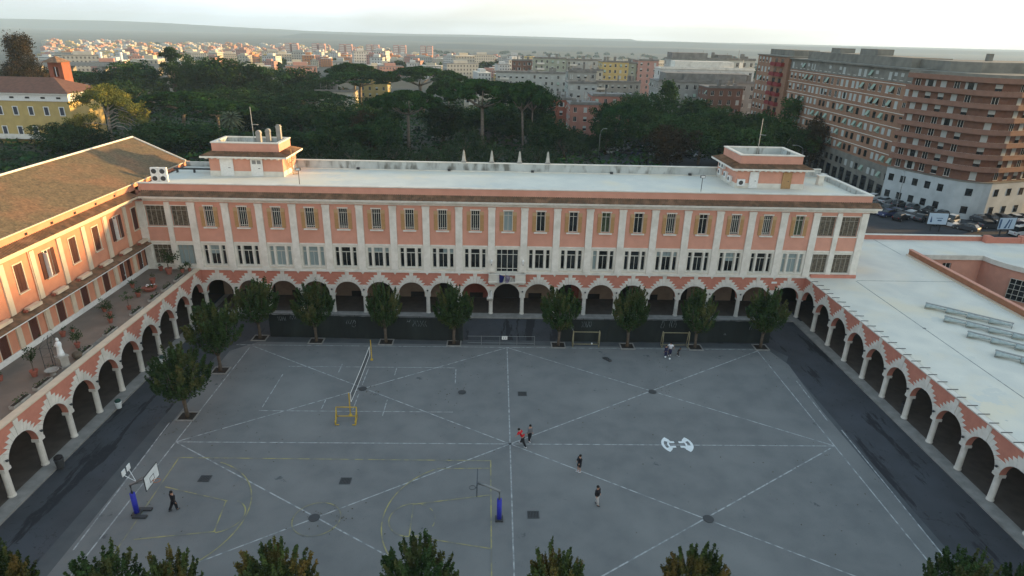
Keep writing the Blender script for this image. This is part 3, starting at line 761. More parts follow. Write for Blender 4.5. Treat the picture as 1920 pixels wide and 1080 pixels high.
mr_ = n_.nodes.new('ShaderNodeMapRange'); mr_.inputs[3].default_value = .45; mr_.inputs[4].default_value = 1.5; n_.links.new(cr.outputs[0], mr_.inputs[0])
n_.links.new(src, mv.inputs[1]); n_.links.new(mr_.outputs[0], mv.inputs[2]); n_.links.new(mv.outputs[0], b_.inputs['Base Color'])
ry, ex, rx = 15.2, -44.25, -52.2
ez, rz_ = 16.41, 19.15
q = MB(N=(0, 1, 0))
e0 = q.p(ex, 13.8, ez+.06); e1 = q.p(ex, -60, ez+.06); t0 = q.p(rx, ry+1.0, rz_); t1 = q.p(rx, -60, rz_); w0 = q.p(-60.2, 13.8, ez); w1 = q.p(-60.2, -60, ez)
q.face((e0, e1, t1, t0)); q.face((t0, t1, w1, w0)); 
f0 = q.p(ex, 13.8, ez-.3); f1 = q.p(-60.2, 13.8, ez-.3); q.face((e0, t0, w0, f1, f0))
roof = q.build('pitched_roof', MOSS, LWg)
q = MB(N=(0, 1, 0)); q.tube([(rx, ry+1.1, rz_+.02), (rx, -60, rz_+.02)], .14, 6); q.tube([(rx, ry+1.05, rz_), (ex, 13.85, ez+.08)], .13, 6)
q.build('ridge_tiles', CREAM, roof)
q = MB(*FL); q.box(-15, 60, -16.2, -15.8, 0, 16.3); q.box(-15, -14.0, -16, 0, 0, 16.25); q.build('far_wall', PINK, LWg)
# gate railing beside terrace etc. come later

# ================================================================== RIGHT WING
RW = thing('school_wing', 'low pink arcaded school wing along the right side with a wide pale flat roof', 'building', (48, -20, 0))
FR = ((38, 0, 0), (0, -1, 0), (-1, 0, 0))
arcade(FR, 14, PT, 0, RW, skip=(0,))
q = MB(N=(0, 1, 0)); q.box(43.7, 44.0, -60, 5, .1, 5.3); q.build('arcade_back_wall', INTW, RW)
q = MB(N=(0, 1, 0))
q.zprism([(38.56, -60), (57, -60), (57, 9.6), (68.2, 9.6)]+[(76.2+8.0*math.cos(R(t)), 9.6+8.0*math.sin(R(t))) for t in range(180, 271, 10)]+[(95, 1.6), (95, 16.6), (44.35, 16.6), (44.35, -.02), (38.56, -.02)], 5.45, 5.9)
q.build('flat_roof', ROOFW, RW)
q = MB(N=(0, 1, 0)); q.box(37.92, 38.45, -54, -.25, 5.852, 5.96); q.build('coping', CREAM, RW)
q = MB(N=(0, 1, 0))
for i in range(38): q.box(37.95, 38.75+(i % 3)*.1, -1.9-i*1.28, -1.84-i*1.28, 5.965, 6.01)
q.build('roof_clips', DKMET, RW)
q = MB(N=(0, 1, 0)); q.box(38.5, 44.3, -.35, -.0, 5.9, 6.3); q.build('coping_step', PINK2, RW)
BRK = mat('orange_lit_brown_parapet', (.34, .155, .085), (.28, .13, .075), 1.5, bump=.2)  # orange light is mixed into the parapet's brown
q = MB(N=(0, 1, 0)); q.box(57, 57.35, -60, 9.3, 5.2, 6.7); q.build('east_parapet', BRK, RW)
q = MB(N=(0, 1, 0)); q.box(56.93, 57.42, -60, 9.35, 6.7, 6.8); q.build('parapet_coping', PINK, RW)
q = MB(N=(0, 1, 0)); q.box(56.7, 56.99, -60, 9.3, 5.9, 6.05); q.build('roof_gutter', CREAM2, RW)
q = MB(N=(0, 1, 0)); q.box(44.35, 73, 16.6, 16.95, 5.0, 6.6); q.box(73, 95, 15.6, 15.95, 5.0, 6.75)
for x in (72.8, 78.2): q.box(x, x+.9, 15.5, 16.4, 5.0, 6.95)
q.build('north_parapet', PINK2, RW)
q = MB(N=(0, 1, 0)); q.box(44.35, 72.75, 16.54, 17.0, 6.6, 6.7); q.build('parapet_coping', STONE, RW)
sm = mat('roof_seam', (.14, .15, .14), (.30, .33, .32), 2)
q = MB(N=(0, 1, 0))
q.box(44.1, 56.9, -1.12, -1.04, 5.9, 5.912); q.box(43.85, 43.93, -30, -1.2, 5.9, 5.912); q.box(56.05, 56.13, 9.5, 16.5, 5.9, 5.913); q.box(43.8, 44.0, -15.1, -14.9, 5.9, 5.98)
q.build('roof_seams', sm, RW)
# inner yard walls: straight wall then curved bay with cornice
q = MB(N=(0, 1, 0)); wh = [(59.2, 60.5, 2.6, 4.4)]
qq = MB(O=(0, 9.6, 0), U=(1, 0, 0), N=(0, -1, 0)); qq.holes(57.35, 68.2, 0, 5.3, [(62.6, 63.9, 2.9, 4.7)], -.3, 0, 0); qq.build('yard_wall', PINK, RW)
o = put('window', frame_mesh('yard_window', 1.3, 1.8, bars=(0,), rails=(.9,), m=WHITE), RW, (63.25, 9.6, 2.9), 0); sub('pane', pane_mesh('yard_pane', 1.3, 1.8, GLASSD), o)
q = MB(N=(0, 1, 0)); arcp = [(76.2+8.0*math.cos(R(t)), 9.6+8.0*math.sin(R(t))) for t in range(180, 271, 6)]
ai = [q.p(x, y, 0) for x, y in arcp]; bi = [q.p(x, y, 5.3) for x, y in arcp]
for a, b in zip(range(len(arcp)-1), range(1, len(arcp))): q.face((ai[a], ai[b], bi[b], bi[a]))
cb = q.build('curved_bay', PINK, RW)
q = MB(N=(0, 1, 0)); r_ = 8.25
arcq = [(76.2+r_*math.cos(R(t)), 9.6+r_*math.sin(R(t))) for t in range(180, 271, 6)]
qa = [q.p(x, y, 5.3) for x, y in arcq]; qb = [q.p(x, y, 5.98) for x, y in arcq]; qc = [q.p(76.2+7.8*math.cos(R(t)), 9.6+7.8*math.sin(R(t)), 5.98) for t in range(180, 271, 6)]
qd = [q.p(76.2+7.8*math.cos(R(t)), 9.6+7.8*math.sin(R(t)), 5.3) for t in range(180, 271, 6)]
for a in range(len(arcq)-1): q.face((qa[a], qa[a+1], qb[a+1], qb[a])); q.face((qb[a], qb[a+1], qc[a+1], qc[a])); q.face((qa[a], qa[a+1], qd[a+1], qd[a]))
q.box(57.42, 67.95, 9.28, 9.62, 5.3, 5.98)
q.build('cornice', CREAM, RW)
for t in (222,):
    x, y = 76.2+8.02*math.cos(R(t)), 9.6+8.02*math.sin(R(t))
    o = put('window', frame_mesh('bay_window', 2.6, 3.0, bars=(-.65, 0, .65), rails=(.75, 1.5, 2.25), t=.06, depth=(0, .08)), RW, (x, y, 1.2), R(t+90)); sub('pane', pane_mesh('bay_pane', 2.6, 3.0, GLASSD, d=-.0+.03), o)
sheet('inner_yard', [(57.3, -60), (100, -60), (100, 9.6), (57.3, 9.6)], .02, PAVE)

# ================================================================== THINGS ON THE BUILDING
def antenna(x, y, z, h, label):
    t = thing('roof_antenna', label, 'antenna', (x, y, z))
    q = MB(O=(x, y, z), N=(0, 1, 0)); q.tube([(0, 0, 0), (0, 0, h)], .045, 6); q.build('mast', GALV, t)
    q = MB(O=(x, y, z), N=(0, 1, 0)); q.tube([(-.1, 0, h*.62), (.75, .1, h*.60)], .03, 5)
    for k_ in range(5): q.tube([(.1+k_*.15, -.25, h*.615), (.1+k_*.15, .3, h*.605)], .018, 4)
    q.build('aerial', GALV, t)
    q = MB(O=(x, y, z), N=(0, 1, 0)); q.box(-.35, .35, -.35, .35, 0, .18); q.build('foot', CONC, t)
antenna(-32.9, 9.4, 18.75, 5.6, 'thin antenna mast on the left rooftop block behind the chimneys')
antenna(33.4, 10.2, 18.75, 5.4, 'thin antenna mast on the right rooftop block')
for i, (x, y, h, lb) in enumerate([(-32.3, 9.6, 2.2, 'round topped grey chimney, leftmost on the left rooftop block'), (-31.4, 10.6, 2.3, 'round topped grey chimney, middle one of three on the left rooftop block'), (-30.2, 11.2, 2.9, 'square grey chimney, rightmost and tallest on the left rooftop block')]):
    t = thing('chimney', lb, 'chimney', (x, y, 18.75), group='chimneys on the left rooftop block')
    q = MB(O=(x, y, 18.75), N=(0, 1, 0)); q.box(-.28, .28, -.28, .28, 0, h); q.build('stack', CONC, t)
    q = MB(O=(x, y, 18.75), N=(0, 1, 0))
    if i < 2: q.prism([(-.32, h), (.32, h), (.32, h+.18)]+[(.32*math.cos(R(a)), h+.18+.3*math.sin(R(a))) for a in range(0, 181, 30)]+[(-.32, h+.18)], -.3, .3)
    else: q.box(-.33, .33, -.33, .33, h, h+.12); q.box(-.24, .24, -.24, .24, h+.12, h+.3)
    q.build('cap', CONC, t)
FINM = mat('weathered_finial_stone', (.46, .44, .39), (.33, .32, .28), 2)
for i, x in enumerate((-6.0, -2.15, 1.7, 5.6)):
    t = thing('finial', 'white tapered finial, %s from left of four on the roof back parapet' % ORD[i], 'finial', (x, 13.2, 17.1), group='finials on the back parapet')
    q = MB(O=(x, 13.2, 17.1), N=(0, 1, 0)); q.box(-.34, .34, -.2, .2, 0, .22); q.build('base', CONC, t)
    q = MB(O=(x, 13.2, 17.1), N=(0, 1, 0))
    a = [q.p(u, d, .22) for u, d in ((-.27, -.16), (.27, -.16), (.27, .16), (-.27, .16))]; b = [q.p(u, d, 1.5) for u, d in ((-.11, -.1), (.11, -.1), (.11, .1), (-.11, .1))]
    q.face(a[::-1])
    for k_ in range(4): q.face((a[k_], a[(k_+1) % 4], b[(k_+1) % 4], b[k_]))
    c = q.p(0, 0, 1.75)
    for k_ in range(4): q.face((b[k_], b[(k_+1) % 4], c))
    q.build('spire', FINM, t)
def floodlight(x, y, z, h, label, rz=0):
    t = thing('floodlight', label, 'floodlight', (x, y, z), rz, group='floodlights on the front parapet')
    q = MB(); q.tube([(0, 0, 0), (0, 0, h)], .04, 6); sub('pole', q.mesh('flood_pole', DKMET), t)
    q = MB(); q.box(-.28, .28, -.12, .16, h, h+.3); o = sub('lamp_housing', q.mesh('flood_head', DKMET), t)
    q = MB(); q.box(-.23, .23, .161, .17, h+.04, h+.26); sub('lens', q.mesh('flood_lens', WHITE), o)
floodlight(-24.9, .6, 16.5, 1.7, 'small floodlight on a pole on the roof right of the left rooftop block')
floodlight(23.3, .6, 16.5, 1.7, 'small floodlight on a pole on the roof left of the right rooftop block')
def ac_unit(x, y, z, rz, label, w_=.9, h_=.75, parent_group='air conditioners on the roof'):
    t = thing('air_conditioner', label, 'air conditioner', (x, y, z), rz, parent_group)
    q = MB(); q.box(-w_/2, w_/2, -.0, .34, 0, h_); sub('casing', q.mesh('ac_case', WHITE), t)
    q = MB(); fr_ = min(w_, h_)*.33
    n_ = max(1, round(h_/w_/1.0)) if h_ > w_*1.4 else 1
    for k_ in range(n_):
        cz = h_*(k_+.5)/n_
        pts = [(-.06+fr_*math.cos(a), cz+fr_*math.sin(a)) for a in np.linspace(0, 2*PI, 17)[:-1]]
        q.prism(pts, .341, .36)
    sub('fan_grille', q.mesh('ac_fan', DKMET), t)
ac_unit(29.95, 5.66, 16.25, 0, 'white air conditioner on the front wall of the right rooftop block', .95, .85)
for i, (y, z) in enumerate([(11.3, 17.5), (11.3, 16.5), (10.2, 17.5), (9.0, 16.6), (7.3, 16.4)]):
    ac_unit(29.27, y, z, -PI/2, ['upper rearmost', 'lower rearmost', 'upper middle', 'lower middle', 'nearest'][i]+' white air conditioner on the left side of the right rooftop block')
for i, x in enumerate((-43.1, -42.1)):
    ac_unit(x, 3.4, 15.95, .12, ['tall white air conditioner cabinet nearest the tiled roof', 'tall white air conditioner cabinet just right of its twin by the tiled roof'][i], .9, 1.75)
t = thing('roof_vent', 'square capped white vent standing on the right end of the flat roof', 'vent', (36.2+5.5, 8.4, 15.9))
q = MB(O=(41.7, 8.4, 15.9), N=(0, 1, 0)); q.box(-.35, .35, -.35, .35, 0, 1.2); q.build('shaft', CREAM, t)
q = MB(O=(41.7, 8.4, 15.9), N=(0, 1, 0)); q.box(-.48, .48, -.48, .48, 1.2, 1.32); q.build('cap', CREAM, t)
# pipe run at the left of the roof
t = thing('roof_pipe', 'dark insulated pipe run on low feet between the tiled roof and the left rooftop block', 'pipe', (-41, 9, 15.9))
q = MB(O=(-41, 9, 15.9), N=(0, 1, 0)); q.tube([(-2.6, 0, .5), (2.6, 0, .5)], .13, 8)
for x in (-2.2, 0, 2.2): q.box(x-.08, x+.08, -.15, .15, 0, .5)
q.build('pipe', DKMET, t)
# flags on the balcony
for x, rx_, m_, lb in ((-.95, -1, mat('blue_flag', (.015, .02, .16), (.01, .012, .10), 2), 'dark blue flag hanging over the balcony rail'), (-.2, .5, mat('pale_flag', (.30, .27, .34), (.10, .08, .14), 3), 'pale flag drooping beside the dark blue flag on the balcony')):
    t = thing('flag', lb, 'flag', (x, -1.15, 5.3), group='flags on the balcony')
    q = MB(O=(x, -1.15, 5.3), N=(0, -1, 0)); q.tube([(0, 0, -.1), (0, .5, 1.0)], .02, 5); q.build('pole', DKMET, t)
    q = MB(O=(x, -1.15, 5.3), N=(0, -1, 0))
    cols = []
    for i in range(7):
        u = .02+i*.1; dd = .45-.05*i+.04*math.sin(i*1.7)
        cols.append((q.p(u, dd, .92-.07*i*.8), q.p(u*.7, dd-.1, -.25-.03*math.sin(i*2))))
    for a, b in zip(cols, cols[1:]): q.face((a[0], b[0], b[1], a[1]))
    o = q.build('cloth', m_, t); md = o.modifiers.new('s', 'SOLIDIFY'); md.thickness = .012
# wall bracket figure by the central arch
t = thing('wall_statue', 'small white figure group on a bracket left of the central arch', 'statue', (-2.05, -.3, 2.6))
q = MB(O=(-2.05, -.3, 2.6), N=(0, -1, 0)); q.uprism([(0, -.4), (.15, -.35), (.6, 0), (.6, .12), (0, .12)], -.45, .35); q.build('bracket', STONE, t)
q = MB(O=(-2.05, -.3, 2.6), N=(0, -1, 0)); q.lathe([(.17, .12), (.14, .5), (.10, .75), (.12, .82), (.10, 1.0), (.02, 1.08)], u=.1, d=.3, n=10); q.lathe([(.14, .12), (.11, .4), (.07, .55), (.08, .6), (.02, .75)], u=-.22, d=.32, n=10)
q.build('figure', WHITE, t)
for i, x in enumerate((-2.0, 2.0)):
    t = thing('wall_lantern', 'white lantern beside the balcony door on the %s' % ('left', 'right')[i], 'lantern', (x*.98, -.2, 7.2), group='lanterns beside the balcony door')
    q = MB(O=(x*.98, -.2, 7.2), N=(0, -1, 0)); q.tube([(0, -.15, -.3), (0, .12, -.25), (0, .18, 0)], .03, 5); q.build('arm', DKMET, t)
    q = MB(O=(x*.98, -.2, 7.2), N=(0, -1, 0)); q.lathe([(.10, 0), (.17, .35), (.19, .36), (.04, .55)], d=.18, n=8); q.build('lamp_glass', WHITE, t)

# small round lamps on the arcade piers of the front
lm = MB(); lm.lathe([(.03, -.02), (.10, .0), (.10, .12), (.05, .16)], d=.16, n=8); lm.box(-.03, .03, 0, .14, .03, .09); lmm = lm.mesh('arcade_lamp', DKMET)
k_ = 0
for i in range(1, 19):
    o = put('arcade_lamp', lmm, None, (-38+i*4, -.055, 3.35)); k_ += 1
    tag(o, 'small dark lamp on the %s pier from left of the main arcade' % ORD[i-1], 'lamp', 'small lamps on the main arcade piers')
for side, sx in (('left', -1), ('right', 1)):
    for i in range(1, 11):
        o = put('arcade_lamp', lmm, None, (sx*37.94, -i*PT, 3.35), PI/2 if sx < 0 else -PI/2)
        tag(o, 'small dark lamp on the %s pier from the far corner of the %s arcade' % (ORD[i-1], side), 'lamp', 'small lamps on the side arcade piers')

# folded awning rows on the right roof
def rack(x, y, i):
    t = thing('folded_awning', ['farthest', 'second farthest', 'third farthest', 'nearest'][i]+' long grey awning frame with gathered covers on the right roof', 'awning', (x, y, 5.9), -.72, 'folded awnings on the right roof'); t.scale = (1, 1, .68)
    L = 8.2
    q = MB(N=(0, 1, 0))
    for d in (.26, .46): q.box(0, L, d, d+.10, .60, .70)
    for k in range(5):
        u = .1+k*(L-.2)/4
        q.box(u-.04, u+.04, .33, .52, 0, .60); q.box(u-.04, u+.04, -.32, .30, .50, .56); q.box(u-.035, u+.035, -.34, -.27, 0, .5)
    sub('frame', q.mesh('awning_frame', GALV), t)
    for k in range(4):
        q = MB(N=(0, 1, 0)); u0 = .1+k*(L-.2)/4; u1 = u0+(L-.2)/4-.08
        n = 9
        rings = []
        for j in range(9):
            f = j/8; u = u0+(u1-u0)*f
            rr = .30*(1-f)**1.1+.13+.03*math.sin(f*9); rh = .24*(1-f)+.12
            rings.append([q.p(u, -.12+.10*f+rr*math.cos(2*PI*a/n), .50+rh*math.sin(2*PI*a/n)-.05*(1-f)) for a in range(n)])
        for a_, b_ in zip(rings, rings[1:]):
            for a in range(n): q.face((a_[a], a_[(a+1) % n], b_[(a+1) % n], b_[a]))
        q.face(rings[0][::-1]); q.face(rings[-1])
        sub('gathered_cover', q.mesh('gathered_cover', FABR, smooth=True), t)
FABR = mat('grey_cover_fabric', (.36, .42, .40), (.27, .32, .31), 3, rough=.6, bump=.3)
for i, (x, y) in enumerate([(47.5, -9.3), (47.3, -12.9), (47.2, -16.7), (47.0, -20.9)]): rack(x, y, i)

# ================================================================== FOLIAGE
def leaf_mesh(name, C, size, m, aspect=.55, updir=0.0):
    """C: Nx3 centres -> quads with random orientation"""
    C = np.asarray(C, float); n = len(C)
    nrm = rng.normal(size=(n, 3)); nrm[:, 2] = np.abs(nrm[:, 2])+updir; nrm /= np.linalg.norm(nrm, axis=1)[:, None]
    t = np.cross(nrm, rng.normal(size=(n, 3))); t /= np.linalg.norm(t, axis=1)[:, None]; b = np.cross(nrm, t)
    s = (np.asarray(size)*rng.uniform(.6, 1.25, n))[:, None] if np.isscalar(size) else np.asarray(size)[:, None]
    a = t*s; bb = b*s*aspect
    V = np.stack([C-a, C-bb, C+a, C+bb], 1).reshape(-1, 3)
    me = bpy.data.meshes.new(name); me.vertices.add(4*n); me.vertices.foreach_set('co', V.ravel())
    me.loops.add(4*n); me.loops.foreach_set('vertex_index', np.arange(4*n, dtype=np.int32))
    me.polygons.add(n); me.polygons.foreach_set('loop_start', np.arange(0, 4*n, 4, dtype=np.int32)); me.polygons.foreach_set('loop_total', np.full(n, 4, dtype=np.int32))
    me.update(calc_edges=True); me.materials.append(m)
    return me
def clump_points(clumps, n_per, flat=1.0, shell=.55):
    out = []
    for (x, y, z, r) in clumps:
        n = int(n_per*r*r)
        v = rng.normal(size=(n, 3)); v /= np.linalg.norm(v, axis=1)[:, None]
        rad = r*(shell+(1-shell)*rng.random(n))[:, None]*rng.uniform(.85, 1.12, n)[:, None]
        p = v*rad; p[:, 2] *= flat
        out.append(p+np.array([x, y, z]))
    return np.concatenate(out)
def trunk_mesh(name, chains, m, n=7):
    q = MB(N=(0, 1, 0))
    for pts, rad in chains: q.tube(pts, rad, n)
    return q.mesh(name, m, smooth=True)

# -- court tree: short trunk, dense crown of upright shoots
def court_tree(seed, m, R_=2.55, H=4.6, z0=2.0, shoots=105):
    r_ = np.random.default_rng(seed); P = []; Sz = []
    for k in range(2700):
        v = r_.normal(size=3); v /= np.linalg.norm(v); rr = r_.random()**.4
        lump = 1+.24*math.sin(v[0]*4+seed)*math.cos(v[1]*5+v[2]*4+seed*2)
        P.append((v[0]*R_*rr*.76*lump, v[1]*R_*rr*.76*lump, z0+H*.43+v[2]*H*.40*rr)); Sz.append(.135)
    for k in range(shoots):
        a = r_.random()*2*PI; e = r_.random()**.7
        ph = e*PI*.62                      # from the top down the sides
        bx = R_*.78*math.sin(ph)*math.cos(a); by = R_*.78*math.sin(ph)*math.sin(a); bz = z0+H*.45+H*.36*math.cos(ph)
        d = np.array([math.cos(a)*math.sin(ph)*.55, math.sin(a)*math.sin(ph)*.55, .9+.2*r_.random()]); d /= np.linalg.norm(d)
        L = r_.uniform(.8, 1.75)*(1.15 if ph < .8 else .8)
        for j in range(int(75*L)):
            f = r_.random(); w_ = .19*(1-f*.7)
            P.append((bx+d[0]*L*f+r_.normal()*w_*.6, by+d[1]*L*f+r_.normal()*w_*.6, bz+d[2]*L*f+r_.normal()*.08)); Sz.append(.115)
    return leaf_mesh('court_tree_crown', np.array(P), np.array(Sz)*r_.uniform(.7, 1.2, len(P)), m, .5)
def court_trunk(seed):
    r_ = np.random.default_rng(seed)
    ch = [([(0, 0, 0), (.03, .02, .9), (.0, .05, 1.9)], [.21, .16, .17])]
    for k in range(6):
        a = k*1.05+r_.random(); ch.append(([(0, .05, 1.8), (.6*math.cos(a), .6*math.sin(a), 2.7), (1.15*math.cos(a), 1.15*math.sin(a), 4.0), (1.3*math.cos(a), 1.3*math.sin(a), 5.2)], [.12, .09, .05, .02]))
    return trunk_mesh('court_tree_trunk', ch, BARK)
ct_crowns = [court_tree(s, LEAFC) for s in (1, 2, 3)]; ca_crowns = [court_tree(s, LEAFA, shoots=130) for s in (5, 6, 7)]
ct_trunks = [court_trunk(s) for s in (1, 2)]
pit = MB(N=(0, 1, 0))
pit.box(-.85, .85, -.75, -.62, 0, .09); pit.box(-.85, .85, .62, .75, 0, .09); pit.box(-.85, -.72, -.62, .62, 0, .09); pit.box(.72, .85, -.62, .62, 0, .09)
pit_me = pit.mesh('tree_pit_kerb', KERB); soil = MB(N=(0, 1, 0)); soil.box(-.72, .72, -.62, .62, 0, .03); soil_me = soil.mesh('tree_pit_soil', SOIL)
def place_ct(x, y, s, rz, i, autumn, label, group, sz=1.0):
    t = thing('court_tree', label, 'tree', (x, y, .012), rz, group)
    c = sub('crown', (ca_crowns if autumn else ct_crowns)[i % 3], t); c.scale = (s*(1+.08*math.sin(i*2.3)), s*(1+.07*math.cos(i*1.7)), sz*(1+.05*math.sin(i*3.1)))
    sub('trunk', ct_trunks[i % 2], t)
    p_ = sub('tree_pit', pit_me, t); p_.rotation_euler = (0, 0, -rz); sub('soil', soil_me, p_)
back = [(-28.9, -7.3, 1.0, 'leftmost'), (-22.2, -7.9, .95, 'second from left'), (-14.1, -8.0, .86, 'third from left'), (-6.2, -8.1, .92, 'fourth from left, just left of the gate gap'),
        (6.0, -8.3, .93, 'just right of the gate gap'), (14.1, -8.4, .93, 'between the two far goals'), (22.1, -8.5, .88, 'right of the far right goal'), (30.0, -8.3, .98, 'rightmost, at the court corner')]
for i, (x, y, s, lb) in enumerate(back):
    place_ct(x, y, s, i*1.3, i, False, 'bushy tree of the far row, '+lb, 'trees along the far edge of the court', .98)
place_ct(-30.4, -15.0, 1.08, .4, 1, False, 'bushy dark green tree on the left edge, behind the nearer left tree', 'trees along the left edge of the court', 1.06)
place_ct(-30.0, -23.6, 1.15, 2.2, 2, False, 'bushy dark green tree on the left edge, nearest the left basketball hoop', 'trees along the left edge of the court', .96)
fgt = [(-29.4, -47.6, .9, True, 'russet crown at the bottom left corner'), (-23.3, -47.4, .86, False, 'dark crown second from left, joined by its right neighbour'), (-19.6, -47.6, .80, True, 'smaller crown third from left'),
       (-13.9, -46.9, .92, True, 'broad crown with orange tinge, fourth from left'), (-5.8, -46.7, .95, False, 'broad green crown left of the centre line'), (2.2, -47.3, .80, True, 'thin russet-tipped crown just right of the centre line'),
       (10.4, -47.0, .78, True, 'sparse upright crown in the lower right half'), (26.0, -47.4, .82, False, 'green upright crown near the lower right corner'), (29.6, -48.0, .72, False, 'rightmost sparse crown at the lower right corner')]
for i, (x, y, s, au, lb) in enumerate(fgt):
    place_ct(x, y, s*.97, i*.9+.3, i, au, 'near-row tree seen from above, '+lb, 'trees along the near edge of the court', .93)

# -- park trees
def umbrella(seed, R_, H, th):
    r_ = np.random.default_rng(seed); cl = []
    for k in range(int(R_*R_*1.25)):
        a = r_.random()*2*PI; rr = R_*math.sqrt(r_.random())*.93
        z = H-th*.35-(rr/R_)**2.2*th*.62+r_.normal()*.25
        cl.append((rr*math.cos(a), rr*math.sin(a), z, r_.uniform(.9, 1.6)))
    for k in range(int(R_*3)):
        a = r_.random()*2*PI; rr = R_*r_.uniform(.75, 1.03); cl.append((rr*math.cos(a), rr*math.sin(a), H-th*r_.uniform(.75, 1.1), r_.uniform(.7, 1.2)))
    return leaf_mesh('umbrella_crown', clump_points(cl, 100, .55), .34, LEAFP, .5, .4)
def umb_trunk(seed, R_, H, th, fork=.62):
    r_ = np.random.default_rng(seed); hf = H*fork
    lean = r_.normal()*.6
    ch = [([(0, 0, 0), (lean*.4, 0, hf*.5), (lean, 0, hf)], [.52, .40, .36])]
    for k in range(7):
        a = k*.9+r_.random()*.5; q1 = r_.uniform(.25, .45)*R_; q2 = r_.uniform(.55, .85)*R_
        ch.append(([(lean, 0, hf-.2), (lean+q1*math.cos(a)*.8, q1*math.sin(a)*.8, hf+(H-th-hf)*.55), (q2*math.cos(a), q2*math.sin(a), H-th*.6)], [.24, .16, .07]))
    return trunk_mesh('umbrella_trunk', ch, BARKP)
UMB = [(umbrella(20+i, 10, 20, 6.6), umb_trunk(20+i, 10, 20, 6.6, .56)) for i in range(3)]
def broad(seed, m, R_=8, H=16, n_cl=60, per=24, ls=.36):
    r_ = np.random.default_rng(seed); cl = []
    lob = [(r_.normal()*R_*.38, r_.normal()*R_*.38, H*r_.uniform(.42, .78), R_*r_.uniform(.38, .6)) for _ in range(8)]
    lob.append((0, 0, H*.72, R_*.6)); lob.append((0, 0, H*.4, R_*.75))
    for k in range(n_cl):
        lx, ly, lz_, lr = lob[k % len(lob)]
        v = r_.normal(size=3); v /= np.linalg.norm(v)
        cl.append((lx+v[0]*lr, ly+v[1]*lr, min(lz_+v[2]*lr*.8, H-1), r_.uniform(1.1, 2.1)))
    for lx, ly, lz_, lr in lob: cl.append((lx, ly, lz_, lr*.9))
    return leaf_mesh('broad_crown', clump_points(cl, per, .85, .6), ls, m, .6, .2)
def broad_trunk(seed, R_=8, H=16, m=None):
    r_ = np.random.default_rng(seed)
    ch = [([(0, 0, 0), (.1, .1, H*.3), (0, 0, H*.6)], [.5, .38, .2])]
    for k in range(6):
        a = k*1.1; ch.append(([(0, 0, H*.28), (R_*.3*math.cos(a), R_*.3*math.sin(a), H*.5), (R_*.55*math.cos(a), R_*.55*math.sin(a), H*.7)], [.22, .14, .05]))
    return trunk_mesh('broad_trunk', ch, m or BARK)
BRD = [(broad(30+i, LEAFB), broad_trunk(30+i)) for i in range(4)]
BRG = [(broad(45+i, LEAFG), broad_trunk(45+i, m=BARKP)) for i in range(3)]
RUS = [(broad(40+i, LEAFR), broad_trunk(40+i)) for i in range(2)]
def poplar(seed):
    r_ = np.random.default_rng(seed); cl = []
    for k in range(70):
        f = r_.random(); a = r_.random()*2*PI; rad = 6*math.sin(min(f*1.15+.12, 1)*PI*.92)**.6*.75
        cl.append((rad*math.cos(a)*r_.uniform(.4, 1), rad*math.sin(a)*r_.uniform(.4, 1), 1.5+f*16, r_.uniform(1.1, 1.9)))
    return leaf_mesh('poplar_crown', clump_points(cl, 34, 1.1, .5), .34, LEAFG, .6)
POP = [(poplar(50+i), broad_trunk(50+i, 4, 14)) for i in range(2)]
def cedar(seed):
    r_ = np.random.default_rng(seed); cl = []
    for k in range(95):
        f = r_.random()**.8; z = 4+f*20.5; rad = 7.5*(1-f)**.55+.6; lv = z*.6+math.floor(z/1.9)*1.9*.4+.4
        a = r_.random()*2*PI; q_ = rad*math.sqrt(r_.random()); cl.append((q_*math.cos(a), q_*math.sin(a), lv, r_.uniform(1.1, 2.0)))
    return leaf_mesh('cedar_crown', clump_points(cl, 44, .6, .4), .34, LEAFB, .5)
CED = (cedar(60), broad_trunk(60, 4, 22))
def shrub(seed):
    r_ = np.random.default_rng(seed); cl = []
    for k in range(46):
        a = r_.random()*2*PI; q_ = 7*math.sqrt(r_.random()); h = 7.2*(1-(q_/7.6)**2*.6)*r_.uniform(.55, 1)
        cl.append((q_*math.cos(a), q_*math.sin(a), max(h-1, .6), r_.uniform(.9, 1.8)))
    return leaf_mesh('shrub_crown', clump_points(cl, 34, 1.0, .5), .26, LEAFO, .45)
SHR = [(shrub(70+i), broad_trunk(70+i, 4, 6)) for i in range(3)]
def cypress(seed, H, R_):
    r_ = np.random.default_rng(seed); cl = []
    for k in range(150):
        f = r_.random(); a = r_.random()*2*PI; rad = R_*math.sin(min(f*1.1+.2, 1)*PI*.95)**.7
        cl.append((rad*math.cos(a)*.8, rad*math.sin(a)*.8, f*H*.95+.5, R_*r_.uniform(.22, .38)))
    return leaf_mesh('cypress_crown', clump_points(cl, 26 if R_ > 4 else 60, 1.2, .4), .32, LEAFR if R_ > 4 else LEAFB, .5)
CY1 = (cypress(80, 27, 8.5), broad_trunk(80, 4, 20)); CY2 = (cypress(81, 12, 2.2), broad_trunk(81, 1, 8))
